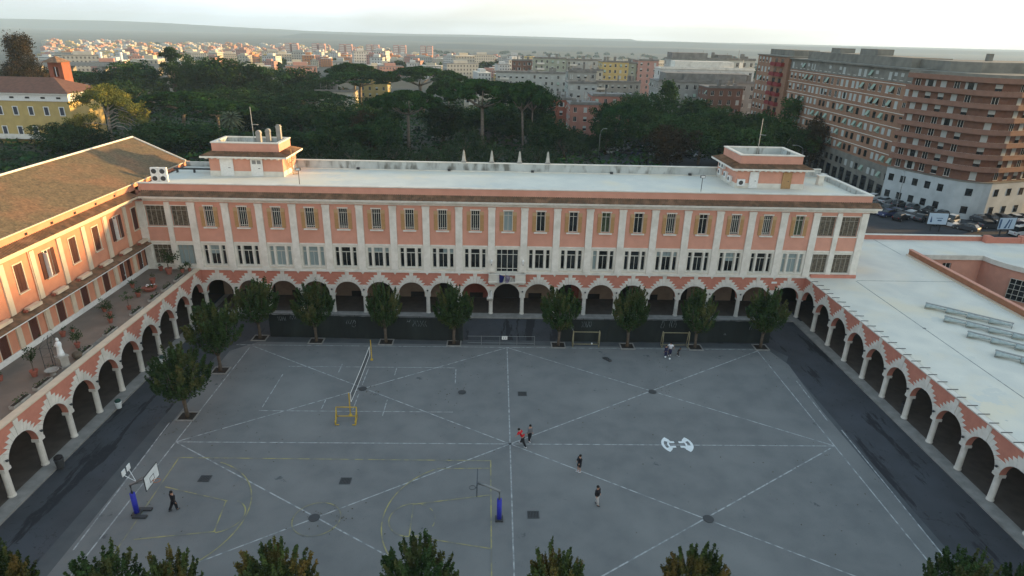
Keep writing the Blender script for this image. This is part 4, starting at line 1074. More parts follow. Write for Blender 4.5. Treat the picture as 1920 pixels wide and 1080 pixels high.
# palm
q = MB(N=(0, 1, 0)); q.tube([(0, 0, 0), (.1, 0, 4), (0, 0, 8.6)], [.4, .3, .32], 8); palm_trunk = q.mesh('palm_trunk', BARK, smooth=True)
q = MB(N=(0, 1, 0))
for k in range(46):
    a = k*2.4; el = R(75-120*(k/46)); L = 3.8
    prev = None
    for j in range(7):
        f = j/6; rr = L*f*math.cos(el*(1-f*.2))+.05; zz = 8.6+L*f*math.sin(el)-1.6*f*f
        w_ = .42*math.sin(PI*min(f+.12, 1))
        c_ = Vector((rr*math.cos(a), rr*math.sin(a), zz)); s_ = Vector((-math.sin(a), math.cos(a), 0))*w_
        cur = (q.p(*(c_-s_-Vector((0, 0, .2)))), q.p(*c_), q.p(*(c_+s_-Vector((0, 0, .2)))))
        if prev: q.face((prev[0], cur[0], cur[1], prev[1])); q.face((prev[1], cur[1], cur[2], prev[2]))
        prev = cur
palm_crown = q.mesh('palm_crown', mat('palm_fronds', (.10, .12, .07), (.05, .07, .035), 1), fix=False)
# sun-tipped pine with bare pale limbs
def bare_pine(seed, H, R_, m, side=1):
    r_ = np.random.default_rng(seed); cl = []
    for k in range(54):
        a = r_.random()*2*PI; rr = R_*.72*math.sqrt(r_.random()); z = H-1.6-(rr/R_)**2*4.5-r_.random()*2.6
        cl.append((rr*math.cos(a), rr*math.sin(a), z, r_.uniform(1.1, 2.0)))
    for k in range(22):
        cl.append((side*R_*r_.uniform(.35, .95), r_.normal()*2, H*r_.uniform(.35, .72), r_.uniform(1.0, 1.8)))
    for k in range(16):
        cl.append((-side*R_*r_.uniform(.5, 1.15), 2+r_.normal()*2, H*r_.uniform(.25, .5), r_.uniform(1.2, 2.0)))
    crown = leaf_mesh('bare_pine_crown', clump_points(cl, 62, .8, .45), .27, m, .5)
    ch = [([(0, 0, 0), (-.1, 0, H*.25), (0, 0, H*.48), (.5, 0, H*.62), (1.0, 0, H*.8)], [.50, .42, .36, .25, .1])]
    ch.append(([(0, 0, H*.47), (-.6, 0, H*.6), (-.8, -.3, H*.72)], [.24, .18, .1]))
    for k in range(7):
        z = H*(.30+.045*k); L = R_*r_.uniform(.6, .85)
        ch.append(([(0, -.2, z), (side*L*.35, -1.0, z+1.2+.12*k), (side*L*.75, -1.5, z+.9), (side*L, -1.7, z-.9+.2*k)], [.20, .15, .10, .05]))
    ch.append(([(0, 0, H*.36), (-side*R_*.3, -.6, H*.40), (-side*R_*.6, -.8, H*.385)], [.13, .09, .04]))
    return crown, trunk_mesh('bare_pine_trunk', ch, BARKW, 8)
SPN = bare_pine(90, 18.5, 10.6, LEAFY); SPN2 = bare_pine(91, 16, 8.7, LEAFP, -1)
SPEC = {'U': (UMB, 20, 10), 'B': (BRD, 16, 8), 'R': (RUS, 16, 8), 'P': (POP, 18.5, 5.4), 'C': ([CED], 25, 7.5), 'O': (SHR, 7.4, 8), 'cypress': ([CY1], 27, 9),
        'cy2': ([CY2], 12, 2.4), 'S': ([SPN], 18.5, 10.6), 'S2': ([SPN2], 16, 8.7)}
NAMES = {'U': ('umbrella_pine', 'flat crowned umbrella pine'), 'B': ('park_tree', 'dense dark broadleaf tree'), 'R': ('park_tree', 'russet brown-green tree'),
         'P': ('poplar_tree', 'tall upright dark green tree'), 'C': ('cedar_tree', 'tall tiered dark cedar rising above the park canopy'), 'O': ('shrub', 'big rounded olive-green shrub'),
         'cypress': ('cypress_tree', 'huge brown-green conifer at the left edge behind the yellow villa'), 'cy2': ('cypress_tree', 'narrow dark cypress right of the brick bell tower'),
         'S': ('pine_tree', 'sunlit golden green pine with bare pale curved limbs right of the yellow villa'), 'S2': ('pine_tree', 'dark pine with forked pale bare trunk before the pink houses')}
TREES=[('cypress',-168.2,165,27.8,9.8), ('U',-101.9,135,15.1,14.1), ('U',-87.4,128,13.4,11.5), ('S',-111.3,112,18.5,10.6), ('C',-135.8,205,24.9,7.8),
('B',-136.6,225,22.2,10.0), ('B',-115.4,215,21.7,16.2), ('B',-131.1,230,19.1,11.2), ('B',-108.7,220,18.2,10.6), ('B',-157.7,220,18.9,13.5),
('B',-173.8,225,14.8,11.7), ('U',-206.7,240,13.5,17.4), ('U',-191.8,235,12.9,16.8), ('B',-184.5,200,13.4,11.1), ('cy2',-173.6,190,12.2,3.7),
('B',-142.9,180,13.6,12.3), ('B',-89.5,225,17.7,15.3), ('B',-91.4,200,13.3,9.7), ('B',-78.0,215,12.6,11.4), ('U',-70.7,175,12.6,13.1),
('U',-67.9,235,20.3,13.3), ('U',-63.2,225,17.2,17.5), ('U',-34.1,215,20.3,19.1), ('U',-5.8,125,22.3,13.1), ('U',6.7,120,22.1,7.9),
('U',9.6,128,20.4,5.8), ('U',-27.7,118,19.1,11.2), ('U',-18.7,160,19.4,7.9), ('B',-79.3,150,11.0,12.1), ('B',-67.2,145,10.9,10.7),
('B',-55.9,150,12.3,12.1), ('B',-43.4,140,11.0,9.2), ('B',-93.4,175,12.1,13.5), ('B',-113.4,190,11.5,12.1), ('B',-93.3,105,9.4,10.3),
('B',-84.7,108,8.4,10.2), ('palm',-79.4,118,10.7,4.9), ('B',-66.4,110,7.1,9.1), ('B',-58.2,112,5.5,9.9), ('B',-46.9,118,11.7,10.1),
('B',-36.6,112,11.1,8.8), ('B',-45.9,100,9.6,7.6), ('R',-38.6,115,12.2,6.5), ('B',-32.1,108,13.1,6.0), ('O',-28.9,95,6.9,8.0),
('O',-19.5,92,7.5,7.1), ('O',-10.1,98,11.5,7.6), ('O',-1.6,96,7.3,7.3), ('O',-38.7,92,7.2,8.7), ('O',-47.7,90,7.3,8.7),
('O',-56.4,88,7.4,8.8), ('B',-18.7,135,12.9,8.0), ('B',-10.8,150,10.7,9.5), ('B',3.5,140,11.1,9.1), ('B',11.7,135,18.4,7.1),
('B',11.5,115,11.7,6.8), ('B',-1.8,160,11.6,9.9), ('O',18.2,110,8.8,8.7), ('B',18.4,128,7.1,6.2), ('O',10.0,100,6.4,6.7),
('B',25.2,122,6.0,5.4), ('S2',36.1,128,16.0,8.7), ('B',45.5,150,15.9,6.6), ('B',31.5,118,11.8,6.0), ('P',57.5,150,19.8,6.3),
('B',50.4,148,16.8,7.7), ('B',67.3,155,14.5,8.5), ('B',67.7,130,14.4,6.9), ('B',74.5,125,13.4,7.6), ('B',44.8,125,13.6,7.8),
('B',48.8,112,13.6,8.2), ('B',56.1,105,12.4,8.0), ('B',65.2,105,11.6,8.1), ('B',79.8,120,14.1,7.1), ('P',86.4,118,17.7,6.4),
('R',85.6,100,14.6,5.9), ('B',76.3,100,13.4,7.4), ('B',68.5,98,12.1,7.1), ('R',46.0,100,11.4,6.9), ('O',-104.1,85,3.3,11.3),
('O',-115.9,85,2.5,13.4), ('O',-127.2,90,2.7,10.6), ('O',-98.7,95,5.5,10.0), ('O',-83.2,80,5.3,7.5), ('B',-114.8,100,8.2,8.8),
('B',-122.5,110,7.7,7.5), ('B',-175.9,180,15.7,15.6), ('B',-180.1,170,17.1,15.3)]

byk = {}
for tr_ in TREES: byk.setdefault(tr_[0], []).append(tr_)
def seg_name(px): return px
for kd, lst in byk.items():
    if kd == 'palm': continue
    lst = sorted(lst, key=lambda r: r[1]/(r[2]+75))
    specs, H0, R0 = SPEC[kd]
    for i, (_, X, Y, Ht, Rr) in enumerate(lst):
        nm, base = NAMES[kd]
        if len(lst) == 1: lb = base
        else:
            lb = base
            ang = X/(Y+75)
            where = 'behind the tiled left roof' if ang < -.42 else 'behind the left rooftop block' if ang < -.24 else 'behind the flat roof left half' if ang < -.05 else 'behind the four finials' if ang < .06 else 'behind the flat roof right half' if ang < .2 else 'by the brick apartment blocks'
            same = [r for r in lst]
            lb = '%s %s, %s from left' % (base, where, (ORD[i] if i < 30 else 'number %d' % (i+1)))
        zb = gz(X, Y)-.1
        lift = 0
        if kd in ('B', 'R') and Ht < 9: sz = Ht/H0
        t = thing(nm, lb, 'shrub' if kd == 'O' else 'tree', (X, Y, zb), (i*1.7) % 6.28 if kd not in ('S', 'S2') else 0, {'U': 'umbrella pines in the park', 'B': 'trees of the park', 'R': 'trees of the park', 'P': 'trees beside the apartment blocks', 'O': 'shrubs behind the school'}.get(kd))
        cr_, tk_ = (BRG if (kd == 'B' and X > 40) else specs)[i % (3 if (kd == 'B' and X > 40) else len(specs))]
        sx_ = Rr/R0; sz_ = (Ht-zb)/H0
        c = sub('crown', cr_, t); c.scale = (sx_, sx_, sz_)
        k2 = sub('trunk', tk_, t); k2.scale = (sx_ if kd not in ('S', 'S2') else sx_, sx_, sz_)
for r in byk['palm']:
    t = thing('palm_tree', 'pale feathery palm tree among the dark park trees behind the left rooftop block', 'palm tree', (r[1], r[2], 0))
    sub('crown', palm_crown, t); sub('trunk', palm_trunk, t)
# undergrowth carpet in the park
P = np.stack([rng.uniform(-200, 45, 26000), rng.uniform(72, 262, 26000), rng.uniform(.1, 2.2, 26000)], 1)
P = P[(P[:, 0] > -P[:, 1]*1.15-60)]
o = bpy.data.objects.new('undergrowth', leaf_mesh('undergrowth', P, .8, LEAFB, .6, 1.0)); COL.objects.link(o); tag(o, 'dark undergrowth covering the park floor', 'undergrowth', kind='stuff')

# ================================================================== COURT THINGS
def fence(x0, y0, x1, y1, n, label):
    L = math.hypot(x1-x0, y1-y0); a = math.atan2(y1-y0, x1-x0)
    t = thing('court_fence', label, 'fence', (x0, y0, 0), a)
    q = MB(); seg = L/n
    N_ = 60
    top = []
    for j in range(N_+1):
        u = L*j/N_; top.append((q.p(u, .02*math.sin(j*1.3), .06), q.p(u, .05*math.sin(j*.9), 2.92+.03*math.sin(j*2.1))))
    for A_, B_ in zip(top, top[1:]): q.face((A_[0], B_[0], B_[1], A_[1]))
    sc_ = sub('windscreen', q.mesh('fence_screen', FENCE), t); md = sc_.modifiers.new('s', 'SOLIDIFY'); md.thickness = .012
    q = MB()
    for j in range(n+1): q.tube([(j*seg, -.1, 0), (j*seg, -.1, 3.05)], .035, 6)
    q.tube([(0, -.1, 2.99), (L, -.1, 2.99)], .03, 6)
    sub('posts', q.mesh('fence_posts', DKMET), t)
    return t, L
def graffiti(t, spots, seed):
    r_ = np.random.default_rng(seed); q = MB()
    for (u, z, w_, h_, n) in spots:
        for k in range(n):
            cu = u+(k+.5)*w_/n-w_/2; pts = []
            ph = r_.random()*6
            for j in range(9):
                f = j/8; pts.append((cu+.20*math.sin(f*5+ph)*w_/n*1.6, .075, z+h_*(f-.5)+.06*math.sin(f*9)))
            q.tube(pts, .028, 4)
    o = sub('graffiti', q.mesh('graffiti', GRAF), t, 'pale illegible spray paint tags')
t, L = fence(-27.8, -6.9, -5.2, -7.5, 9, 'dark green screened fence left of the gate gap, sprayed with pale graffiti')
graffiti(t, [(1.6, 2.45, 1.0, .5, 6), (2.9, 2.6, .8, .4, 5), (9.6, 2.2, 1.2, .5, 5), (9.9, 1.7, .5, .3, 2), (17.6, 2.2, 1.7, .7, 6), (16.3, 2.5, .5, .3, 2)], 3)
t, L = fence(6.4, -7.4, 31.4, -7.2, 10, 'dark green screened fence right of the gate gap, sprayed with pale graffiti')
graffiti(t, [(2.9, 2.35, 1.2, .7, 7), (1.3, 1.9, .3, .6, 2), (11.9, 2.4, .5, .9, 2), (13.1, 2.5, .9, .9, 4), (15.9, 2.4, 1.1, .8, 5), (23.2, 2.3, 1.8, .9, 8), (19.5, 1.2, .3, .2, 2)], 4)
t = thing('barrier_gate', 'low grey tubular gate with a white notice before the arcade centre', 'gate', (0, -8.3, 0))
q = MB(O=(0, -8.3, 0))
for u in (-3.0, -.85, 1.15, 3.2): q.tube([(u, 0, 0), (u, 0, 1.15)], .03, 6)
for z in (.25, 1.12): q.tube([(-4.6, 0, z*.98), (3.2, 0, z)], .022, 6)
q.build('frame', METAL, t)
q = MB(O=(0, -8.3, 0)); q.box(-.62, .02, .04, .06, .72, 1.16); s_ = q.build('notice', WHITE, t, label='white notice board')
q = MB(O=(0, -8.3, 0))
for u in (-.42, -.18): q.box(u-.025, u+.025, .061, .066, .86, 1.02); q.box(u-.07, u+.07, .061, .066, .83, .86)
q.build('notice_print', DKMET, s_)
def tubes(name, label, cat, segs, r, m, loc, rz=0, group=None, net=None, part='frame'):
    t = thing(name, label, cat, loc, rz, group)
    q = MB(N=(0, 1, 0))
    for a, b in segs: q.tube([a, b], r, 7)
    sub(part, q.mesh(part, m, smooth=True), t)
    return t
NETM = mat('pale_net', (.42, .43, .42))
def goal(x, y, w_, h_, dp, label, m, net):
    h2 = w_/2
    segs = [((-h2, 0, 0), (-h2, 0, h_)), ((h2, 0, 0), (h2, 0, h_)), ((-h2, 0, h_), (h2, 0, h_)), ((-h2, 0, .03), (-h2, dp, .03)), ((h2, 0, .03), (h2, dp, .03)), ((-h2, dp, .03), (h2, dp, .03)),
            ((-h2, 0, h_), (-h2, dp*.45, h_)), ((h2, 0, h_), (h2, dp*.45, h_)), ((-h2, dp*.45, h_), (-h2, dp, .03)), ((h2, dp*.45, h_), (h2, dp, .03))]
    t = tubes('goal', label, 'goal', segs, .045, m, (x, y, .012), 0, 'football goals')
    if net:
        q = MB(N=(0, 1, 0))
        for i in range(1, 14): u = -h2+w_*i/14; q.tube([(u, dp*.45, h_), (u, dp, .03)], .006, 3)
        for i in range(1, 9): f = i/9; q.tube([(-h2, dp*.45+dp*.55*f, h_*(1-f)), (h2, dp*.45+dp*.55*f, h_*(1-f))], .006, 3)
        sub('net', q.mesh('goal_net', DKMET), t)
GOALM = mat('faded_goal_paint', (.34, .30, .17), (.25, .23, .15), 4)
goal(9.2, -8.75, 3.05, 2.0, .8, 'faded yellow goal frame at the far edge, the left one of two', GOALM, False)
goal(19.7, -8.7, 3.05, 2.0, .8, 'faded yellow goal frame behind the group of children at the far edge', GOALM, False)
# small training goal pair by the volleyball post
t = tubes('small_goal', 'small yellow tubular goal frame in front of the volleyball net', 'goal', [((-.95, .9, 0), (-.95, .9, 1.05)), ((.95, .9, 0), (.95, .9, 1.05)), ((-.95, .9, 1.05), (.95, .9, 1.05)), ((-.95, .9, 0), (-.75, -.5, 0)), ((.95, .9, 0), (1.1, -.5, 0)),
    ((-.95, .9, 1.05), (-.72, -.45, .1)), ((.95, .9, 1.05), (1.08, -.45, .1)), ((-.75, -.5, .05), (-.4, -.5, .05)), ((.8, -.5, .05), (1.15, -.5, .05)), ((-.9, .4, .4), (.9, .4, .4)), ((-.75, -.45, .05), (-.75, -.45, .45)), ((1.08, -.45, .05), (1.08, -.45, .45))], .05, YEL, (-15.3, -24.3, .012))
# volleyball net
t = thing('volleyball_net', 'long volleyball net between two yellow posts on the left half of the court', 'net', (-15, -17.6, .012))
for y in (-12.3, -23.2):
    q = MB(O=(-15, y, .012), N=(0, 1, 0)); q.tube([(0, 0, 0), (0, 0, 2.45)], .055, 8); q.lathe([(.16, 0), (.16, .12), (.07, .2)], n=10); q.build('post', YEL, t)
q = MB(O=(-15, 0, .012), N=(0, 1, 0)); zt, zb_ = 2.05, 1.12
y0, y1 = -13.1, -22.6
sag = lambda f: -.10*4*f*(1-f)
for z in (zt, zb_): q.tube([(0, y0+(y1-y0)*f, z+sag(f)) for f in np.linspace(0, 1, 9)], .026, 5)
for f in (0, 1): q.tube([(0, y0+(y1-y0)*f, zb_), (0, y0+(y1-y0)*f, zt)], .035, 5)
q.build('net_tape', WHITE, t)
q = MB(O=(-15, 0, .012), N=(0, 1, 0))
for f in np.linspace(.02, .98, 60): q.tube([(0, y0+(y1-y0)*f, zb_+sag(f)), (0, y0+(y1-y0)*f, zt+sag(f))], .007, 3)
for z in np.linspace(zb_, zt, 8)[1:-1]: q.tube([(0, y0+(y1-y0)*f, z+sag(f)) for f in np.linspace(0, 1, 9)], .007, 3)
q.tube([(0, -12.3, 2.3), (0, y0, zt)], .01, 3); q.tube([(0, -23.2, 2.2), (0, y1, zt)], .01, 3)
q.build('netting', DKMET, t)
# basketball hoops. local: post at origin, board towards +X
def hoop(x, y, rz, label, board, brk=None):
    t = thing('basketball_hoop', label, 'basketball hoop', (x, y, .012), rz, None)
    q = MB(N=(0, 1, 0)); q.tube([(0, 0, 0), (0, 0, 1.9)], .19, 10); sub('padding', q.mesh('hoop_padding', BLUE, smooth=True), t)
    q = MB(N=(0, 1, 0)); q.tube([(0, 0, 1.88), (0, 0, 2.65), (1.0, 0, 3.15), (1.62, 0, 3.35)], [.10, .10, .09, .07], 8)
    if board: q.tube([(.2, 0, 2.75), (1.6, 0, 2.95)], .04, 6); q.tube([(.5, 0, 3.0), (1.62, .45, 3.6)], .03, 5); q.tube([(.5, 0, 3.0), (1.62, -.45, 3.6)], .03, 5)
    sub('arm', q.mesh('hoop_arm', METAL, smooth=True), t)
    q = MB(N=(0, 1, 0)); q.box(-.3, .3, -.3, .3, 0, .12)
    if board: q.box(-.1, .9, -.55, -.25, 0, .14); q.box(-.1, .9, .25, .55, 0, .14)
    sub('base', q.mesh('hoop_base', DKMET), t)
    if board:
        q = MB(N=(0, 1, 0)); q.box(1.65, 1.70, -.9, .9, 2.85, 3.95); b = sub('backboard', q.mesh('backboard', LOGO), t, 'white backboard with black edge and target square')
        q = MB(N=(0, 1, 0))
        for y0, y1, z0, z1 in ((-.93, .93, 2.81, 2.855), (-.93, .93, 3.945, 3.99), (-.93, -.895, 2.855, 3.945), (.895, .93, 2.855, 3.945), (-.3, .3, 3.05, 3.10), (-.3, .3, 3.45, 3.5), (-.3, -.25, 3.1, 3.45), (.25, .3, 3.1, 3.45)):
            q.box(1.645, 1.706, y0, y1, z0, z1)
        sub('board_markings', q.mesh('board_markings', DKMET), b)
        for yy in (-.32, .32):
            q = MB(N=(0, 1, 0)); q.box(-.05, 0, yy-.2, yy+.2, 3.75, 4.2); q.tube([(-.02, yy, 3.75), (.5, 0, 2.95)], .025, 4); sub('side_panel', q.mesh('side_panel', LOGO), t)
    q = MB(N=(0, 1, 0)); cx = 1.70+.30
    if board: pts = [(cx+.23*math.cos(a), .23*math.sin(a), 3.05) for a in np.linspace(0, 2*PI, 17)]; q.tube(pts, .018, 5, cap=False); q.tube([(1.7, 0, 3.05), (cx-.23, 0, 3.05)], .03, 5)
    else:
        # board seen edge-on: thin grid frame with the ring hanging off it
        pts = [(cx+.23*math.cos(a), .23*math.sin(a), 2.95) for a in np.linspace(0, 2*PI, 17)]; q.tube(pts, .02, 5, cap=False); q.tube([(1.62, 0, 2.95), (cx-.23, 0, 2.95)], .03, 5)
    r_ = sub('rim', q.mesh('hoop_rim', DKMET if not board else mat('orange_rim', (.45, .12, .03))), t)
    if not board:
        q = MB(N=(0, 1, 0)); q.box(1.62, 1.68, -.9, .9, 2.85, 3.95); sub('backboard', q.mesh('backboard_edge', mat('dark_clear_board', (.05, .06, .07), rough=.2)), t, 'dark backboard seen edge on')
hoop(-28.0, -36.4, 0, 'basketball hoop on blue padded post with a white backboard, beside the left edge', True)
hoop(-1.0, -36.9, PI, 'basketball hoop on blue padded post near the centre line, its dark backboard edge on', False)
# ground ironwork
mh = MB(N=(0, 1, 0)); mh.lathe([(.42, 0), (.42, .012), (.36, .016)], n=20); mhm = mh.mesh('manhole_cover', DKMET)
for x, y, lb in ((-14.8, -18.4, 'far left crossing of the painted diagonals'), (14.8, -18.5, 'far right crossing of the painted diagonals'), (-14.8, -36.8, 'near left crossing of the painted diagonals'), (14.9, -36.8, 'near right crossing of the painted diagonals'), (0, -27.5, 'middle of the court where all lines meet'), (-4.7, -18.9, 'far half of the court, away from any line crossing')):
    o = put('manhole_cover', mhm, None, (x, y, .034)); o.scale = (1, 1, 1) if x else (.35, .35, 1)
    tag(o, 'round dark manhole cover at the '+lb, 'manhole cover', 'manhole covers on the court')
gr = MB(N=(0, 1, 0)); gr.box(-.45, .45, -.4, -.32, 0, .015); gr.box(-.45, .45, .32, .4, 0, .015); gr.box(-.45, -.38, -.32, .32, 0, .015); gr.box(.38, .45, -.32, .32, 0, .015)
for i in range(7): gr.box(-.35+i*.115, -.28+i*.115, -.32, .32, 0, .012)
grm = gr.mesh('drain_grate', DKMET); gb = MB(N=(0, 1, 0)); gb.box(-.38, .38, -.32, .32, 0, .004); gbm = gb.mesh('drain_pit', DARK)
for x, y, lb in ((-24.7, -32.4, 'right of the left basketball hoop'), (-13.4, -32.6, 'left of the right basketball hoop'), (1.4, -19.1, 'far half right of the centre line'), (1.6, -36.4, 'near half right of the centre line')):
    t = thing('drain_grate', 'square dark drain grate in the asphalt, '+lb, 'drain grate', (x, y, .030), 0, 'drain grates on the court'); sub('grille', grm, t); sub('pit', gbm, t)
# bins in the arcades
def bin_(x, y, z, label, m, m2, r=.3, h=.8):
    t = thing('litter_bin', label, 'litter bin', (x, y, z), 0, 'litter bins in the arcades')
    q = MB(N=(0, 1, 0)); q.lathe([(r*.8, 0), (r, h), (r*1.08, h+.02), (r*.98, h+.06)], n=14); sub('body', q.mesh('bin_body', m, smooth=False), t)
    q = MB(N=(0, 1, 0)); q.lathe([(r*.9, h+.06), (r*.95, h+.22), (r*.5, h+.34)], n=14); sub('lid', q.mesh('bin_lid', m2), t)
GRN = mat('green_plastic', (.02, .06, .045))
bin_(-36.8, -31.2, .15, 'black litter bin by a column of the left arcade', DKMET, DARK, .34, .8)
bin_(-36.9, -22.4, .15, 'green topped white litter bin by a column of the left arcade', LOGO, GRN, .28, .6)
bin_(-15.4, -.5, .15, 'teal and white litter bin before the main arcade', LOGO, GRN, .24, .6)
bin_(-37.1, -13.6, .15, 'small white bin between columns of the far left arcade', LOGO, GRN, .24, .5)
bin_(38.9, -21.9, .15, 'round dark bin inside the right arcade', DKMET, DARK, .3, .8)
bin_(16.6, -.6, .15, 'small pale domed bin on the kerb before the main arcade', LOGO, LOGO, .2, .5)
# ================================================================== TERRACE
def potplant(x, y, kind, label, s=1.0, pot=TERRA):
    t = thing('potted_plant', label, 'potted plant', (x, y, 5.825), random.random()*6, 'potted plants on the terrace'); t.scale = (s*.92, s*.92, s)
    q = MB(N=(0, 1, 0)); q.lathe([(.18, 0), (.27, .42), (.31, .43), (.31, .52), (.27, .52), (.25, .48), (.0001, .48)], n=16); sub('pot', q.mesh('flower_pot', pot, smooth=False), t)
    r_ = np.random.default_rng(int(abs(x*100+y*10)))
    if kind == 'tree':
        q = MB(N=(0, 1, 0)); q.tube([(0, 0, .5), (.04, 0, 1.0), (0, .03, 1.4)], [.045, .04, .03], 6)
        for a in (0, 2.1, 4.2): q.tube([(0, 0, 1.2), (.3*math.cos(a), .3*math.sin(a), 1.7)], .02, 5)
        sub('stem', q.mesh('plant_stem', BARK), t)
        P = clump_points([(r_.normal()*.25, r_.normal()*.25, 1.75+r_.normal()*.2, .3) for _ in range(9)], 300, .9, .3); sub('leaves', leaf_mesh('plant_leaves', P, .09, LEAFS, .55), t)
    elif kind == 'bush':
        q = MB(N=(0, 1, 0)); q.tube([(0, 0, .5), (0, 0, .9)], .05, 6); sub('stem', q.mesh('plant_stem', BARK), t)
        P = clump_points([(r_.normal()*.28, r_.normal()*.28, 1.05+abs(r_.normal())*.35, .38) for _ in range(10)], 190, 1.0, .3); sub('leaves', leaf_mesh('plant_leaves', P, .10, LEAFS, .55), t)
    elif kind == 'spiky':
        P = []
        for k in range(26):
            a = r_.random()*6.28; e = r_.uniform(.3, 1.3); L = r_.uniform(.5, .95)
            for j in range(9): f = j/8; P.append((L*f*math.cos(e)*math.cos(a), L*f*math.cos(e)*math.sin(a), .55+L*f*math.sin(e)-.25*f*f))
        sub('leaves', leaf_mesh('plant_leaves', np.array(P), .10, LEAFS, .35), t)
    else:
        P = clump_points([(r_.normal()*.12, r_.normal()*.12, .7+.08*k, .22) for k in range(4)], 260, .8, .3); sub('leaves', leaf_mesh('plant_leaves', P, .08, LEAFS, .5), t)
for x, y, kd, s, lb in [(-40.6, -26.4, 'tree', 1.15, 'round headed little citrus tree in a terracotta pot, nearest on the terrace'), (-40.2, -21.1, 'bush', .95, 'leafy sapling in a terracotta pot behind the white statue'),
    (-40.2, -15.7, 'spiky', .9, 'dense dark plant in a terracotta pot midway along the terrace'), (-41.2, -14.0, 'bush', .8, 'straggly grey-green plant beside the dense dark potted plant'), (-40.1, -12.4, 'tree', .8, 'thin sapling in a small terracotta pot right of the cluster'),
    (-42.3, -13.0, 'spiky', 1.0, 'broad leaved plant in a terracotta pot near the wall'), (-42.9, -18.9, 'low', 1.0, 'low dark plant against the wall, third door from the front'), (-42.6, -17.9, 'spiky', .6, 'small plant trough by the white skirting'),
    (-40.9, -9.0, 'spiky', 1.05, 'wide spreading plant in a terracotta pot left of the round planter'), (-41.3, -5.0, 'low', 1.2, 'low leafy plant in a pot before the open terrace doors'), (-42.9, -6.4, 'spiky', .9, 'spiky plant by the first open terrace door'),
    (-40.9, -1.9, 'bush', 1.5, 'big rounded bush in a pot near the far end of the terrace'), (-42.4, -.8, 'low', 1.0, 'small pale-leaved plant on a stand in the far corner of the terrace'), (-38.9, -.9, 'bush', .8, 'bushy plant at the far end of the terrace edge'), (-39.6, -1.3, 'spiky', .9, 'arching plant beside the bush at the far end of the terrace edge'),
    (-42.9, -27.2, 'low', .9, 'little plant against the wall near the bottom left door')]:
    potplant(x, y, kd, lb, s)
t = thing('round_planter', 'wide low round planter with white flowers on the terrace', 'planter', (-40.6, -7.1, 5.825))
q = MB(N=(0, 1, 0)); q.lathe([(.5, 0), (.75, .35), (.8, .38), (.72, .42), (.001, .36)], n=20); sub('bowl', q.mesh('planter_bowl', TERRA), t)
P = clump_points([(rng.normal()*.3, rng.normal()*.3, .5, .22) for _ in range(8)], 160, .6, .3); sub('leaves', leaf_mesh('planter_leaves', P, .09, LEAFS), t)
q = MB(N=(0, 1, 0))
for _ in range(7): q.lathe([(.02, 0), (.09, .04), (.02, .09)], u=rng.normal()*.28, d=rng.normal()*.28, z=.62, n=7)
sub('flowers', q.mesh('white_flowers', LOGO), t)
for i, y in enumerate((-3.6, -6.6, -9.5, -13.2, -18.0, -22.1, -27.9, -30.6, -34.0)):
    t = thing('flower_trough', 'long narrow flower trough with green leaves on the terrace edge, %s from the far end' % ORD[i], 'planter', (-38.95, y, 5.97), 0, 'flower troughs along the terrace edge')
    q = MB(N=(0, 1, 0)); q.box(-.22, .22, -.95, .95, -.14, .14); q.box(-.16, .16, -.9, .9, .14, .15, 1); sub('trough', q.mesh('trough', [CONC, SOIL]), t)
    P = clump_points([(rng.normal()*.1, rng.uniform(-.8, .8), .32, .2) for _ in range(9)], 130, .9, .3); sub('leaves', leaf_mesh('trough_leaves', P, .09, LEAFS), t)
t = thing('wire_rack', 'flat stack of pale metal slats lying along the terrace edge', 'rack', (-38.95, -20.2, 5.97))
q = MB(N=(0, 1, 0))
for k in range(18): q.box(-.28, .28, -1.9+k*.22, -1.84+k*.22, -.14, -.06)
sub('slats', q.mesh('slats', GALV), t)
# white statue on a stone pedestal with an iron arbour
t = thing('garden_statue', 'white robed statue on a grey stone pedestal at the terrace edge', 'statue', (-39.3, -24.6, 5.825), -.5)
q = MB(N=(0, 1, 0)); q.box(-.42, .42, -.42, .42, 0, .12); q.box(-.34, .34, -.34, .34, .12, .95); q.box(-.42, .42, -.42, .42, .95, 1.05); sub('pedestal', q.mesh('pedestal', CONC), t)
q = MB(N=(0, 1, 0)); q.lathe([(.30, 1.05), (.27, 1.3), (.21, 1.6), (.20, 1.85), (.24, 2.1), (.22, 2.3), (.10, 2.42)], n=14)
q.lathe([(.06, 2.40), (.12, 2.50), (.13, 2.62), (.09, 2.74), (.01, 2.78)], n=12)
for s in (-1, 1): q.tube([(s*.20, 0, 2.28), (s*.27, -.12, 2.05), (s*.08, -.26, 2.08)], [.07, .065, .045], 8)
q.tube([(-.2, -.1, 1.1), (-.26, -.05, 1.6), (-.22, .0, 2.2)], [.10, .07, .05], 7)
sub('figure', q.mesh('statue_figure', LOGO, smooth=True), t)
t = thing('iron_arbour', 'rusty iron arbour with thin climbing leaves beside the white statue', 'arbour', (-40.2, -24.6, 5.825))
q = MB(N=(0, 1, 0))
for x, y in ((0, 0), (.9, -.9), (0, -1.0), (.1, .9)):
    q.tube([(x, y, 0), (x, y, 2.3), (x*.6+.2, y*.4, 3.0)], .025, 5)
for z in (.6, 1.4, 2.2): q.tube([(0, 0, z), (.9, -.9, z), (0, -1.0, z), (0, 0, z), (.1, .9, z)], .015, 4)
sub('frame', q.mesh('arbour_frame', DKMET), t)
P = clump_points([(.2+rng.normal()*.3, rng.normal()*.5, z, .22) for z in (.3, .5, 1.0, 1.6, 2.2, 2.7, 3.1, 3.3)], 90, 1, .2); sub('leaves', leaf_mesh('arbour_leaves', P, .09, LEAFS), t)
t = thing('stone_basin', 'small round carved stone basin at the foot of the arbour', 'basin', (-39.3, -26.1, 5.825))
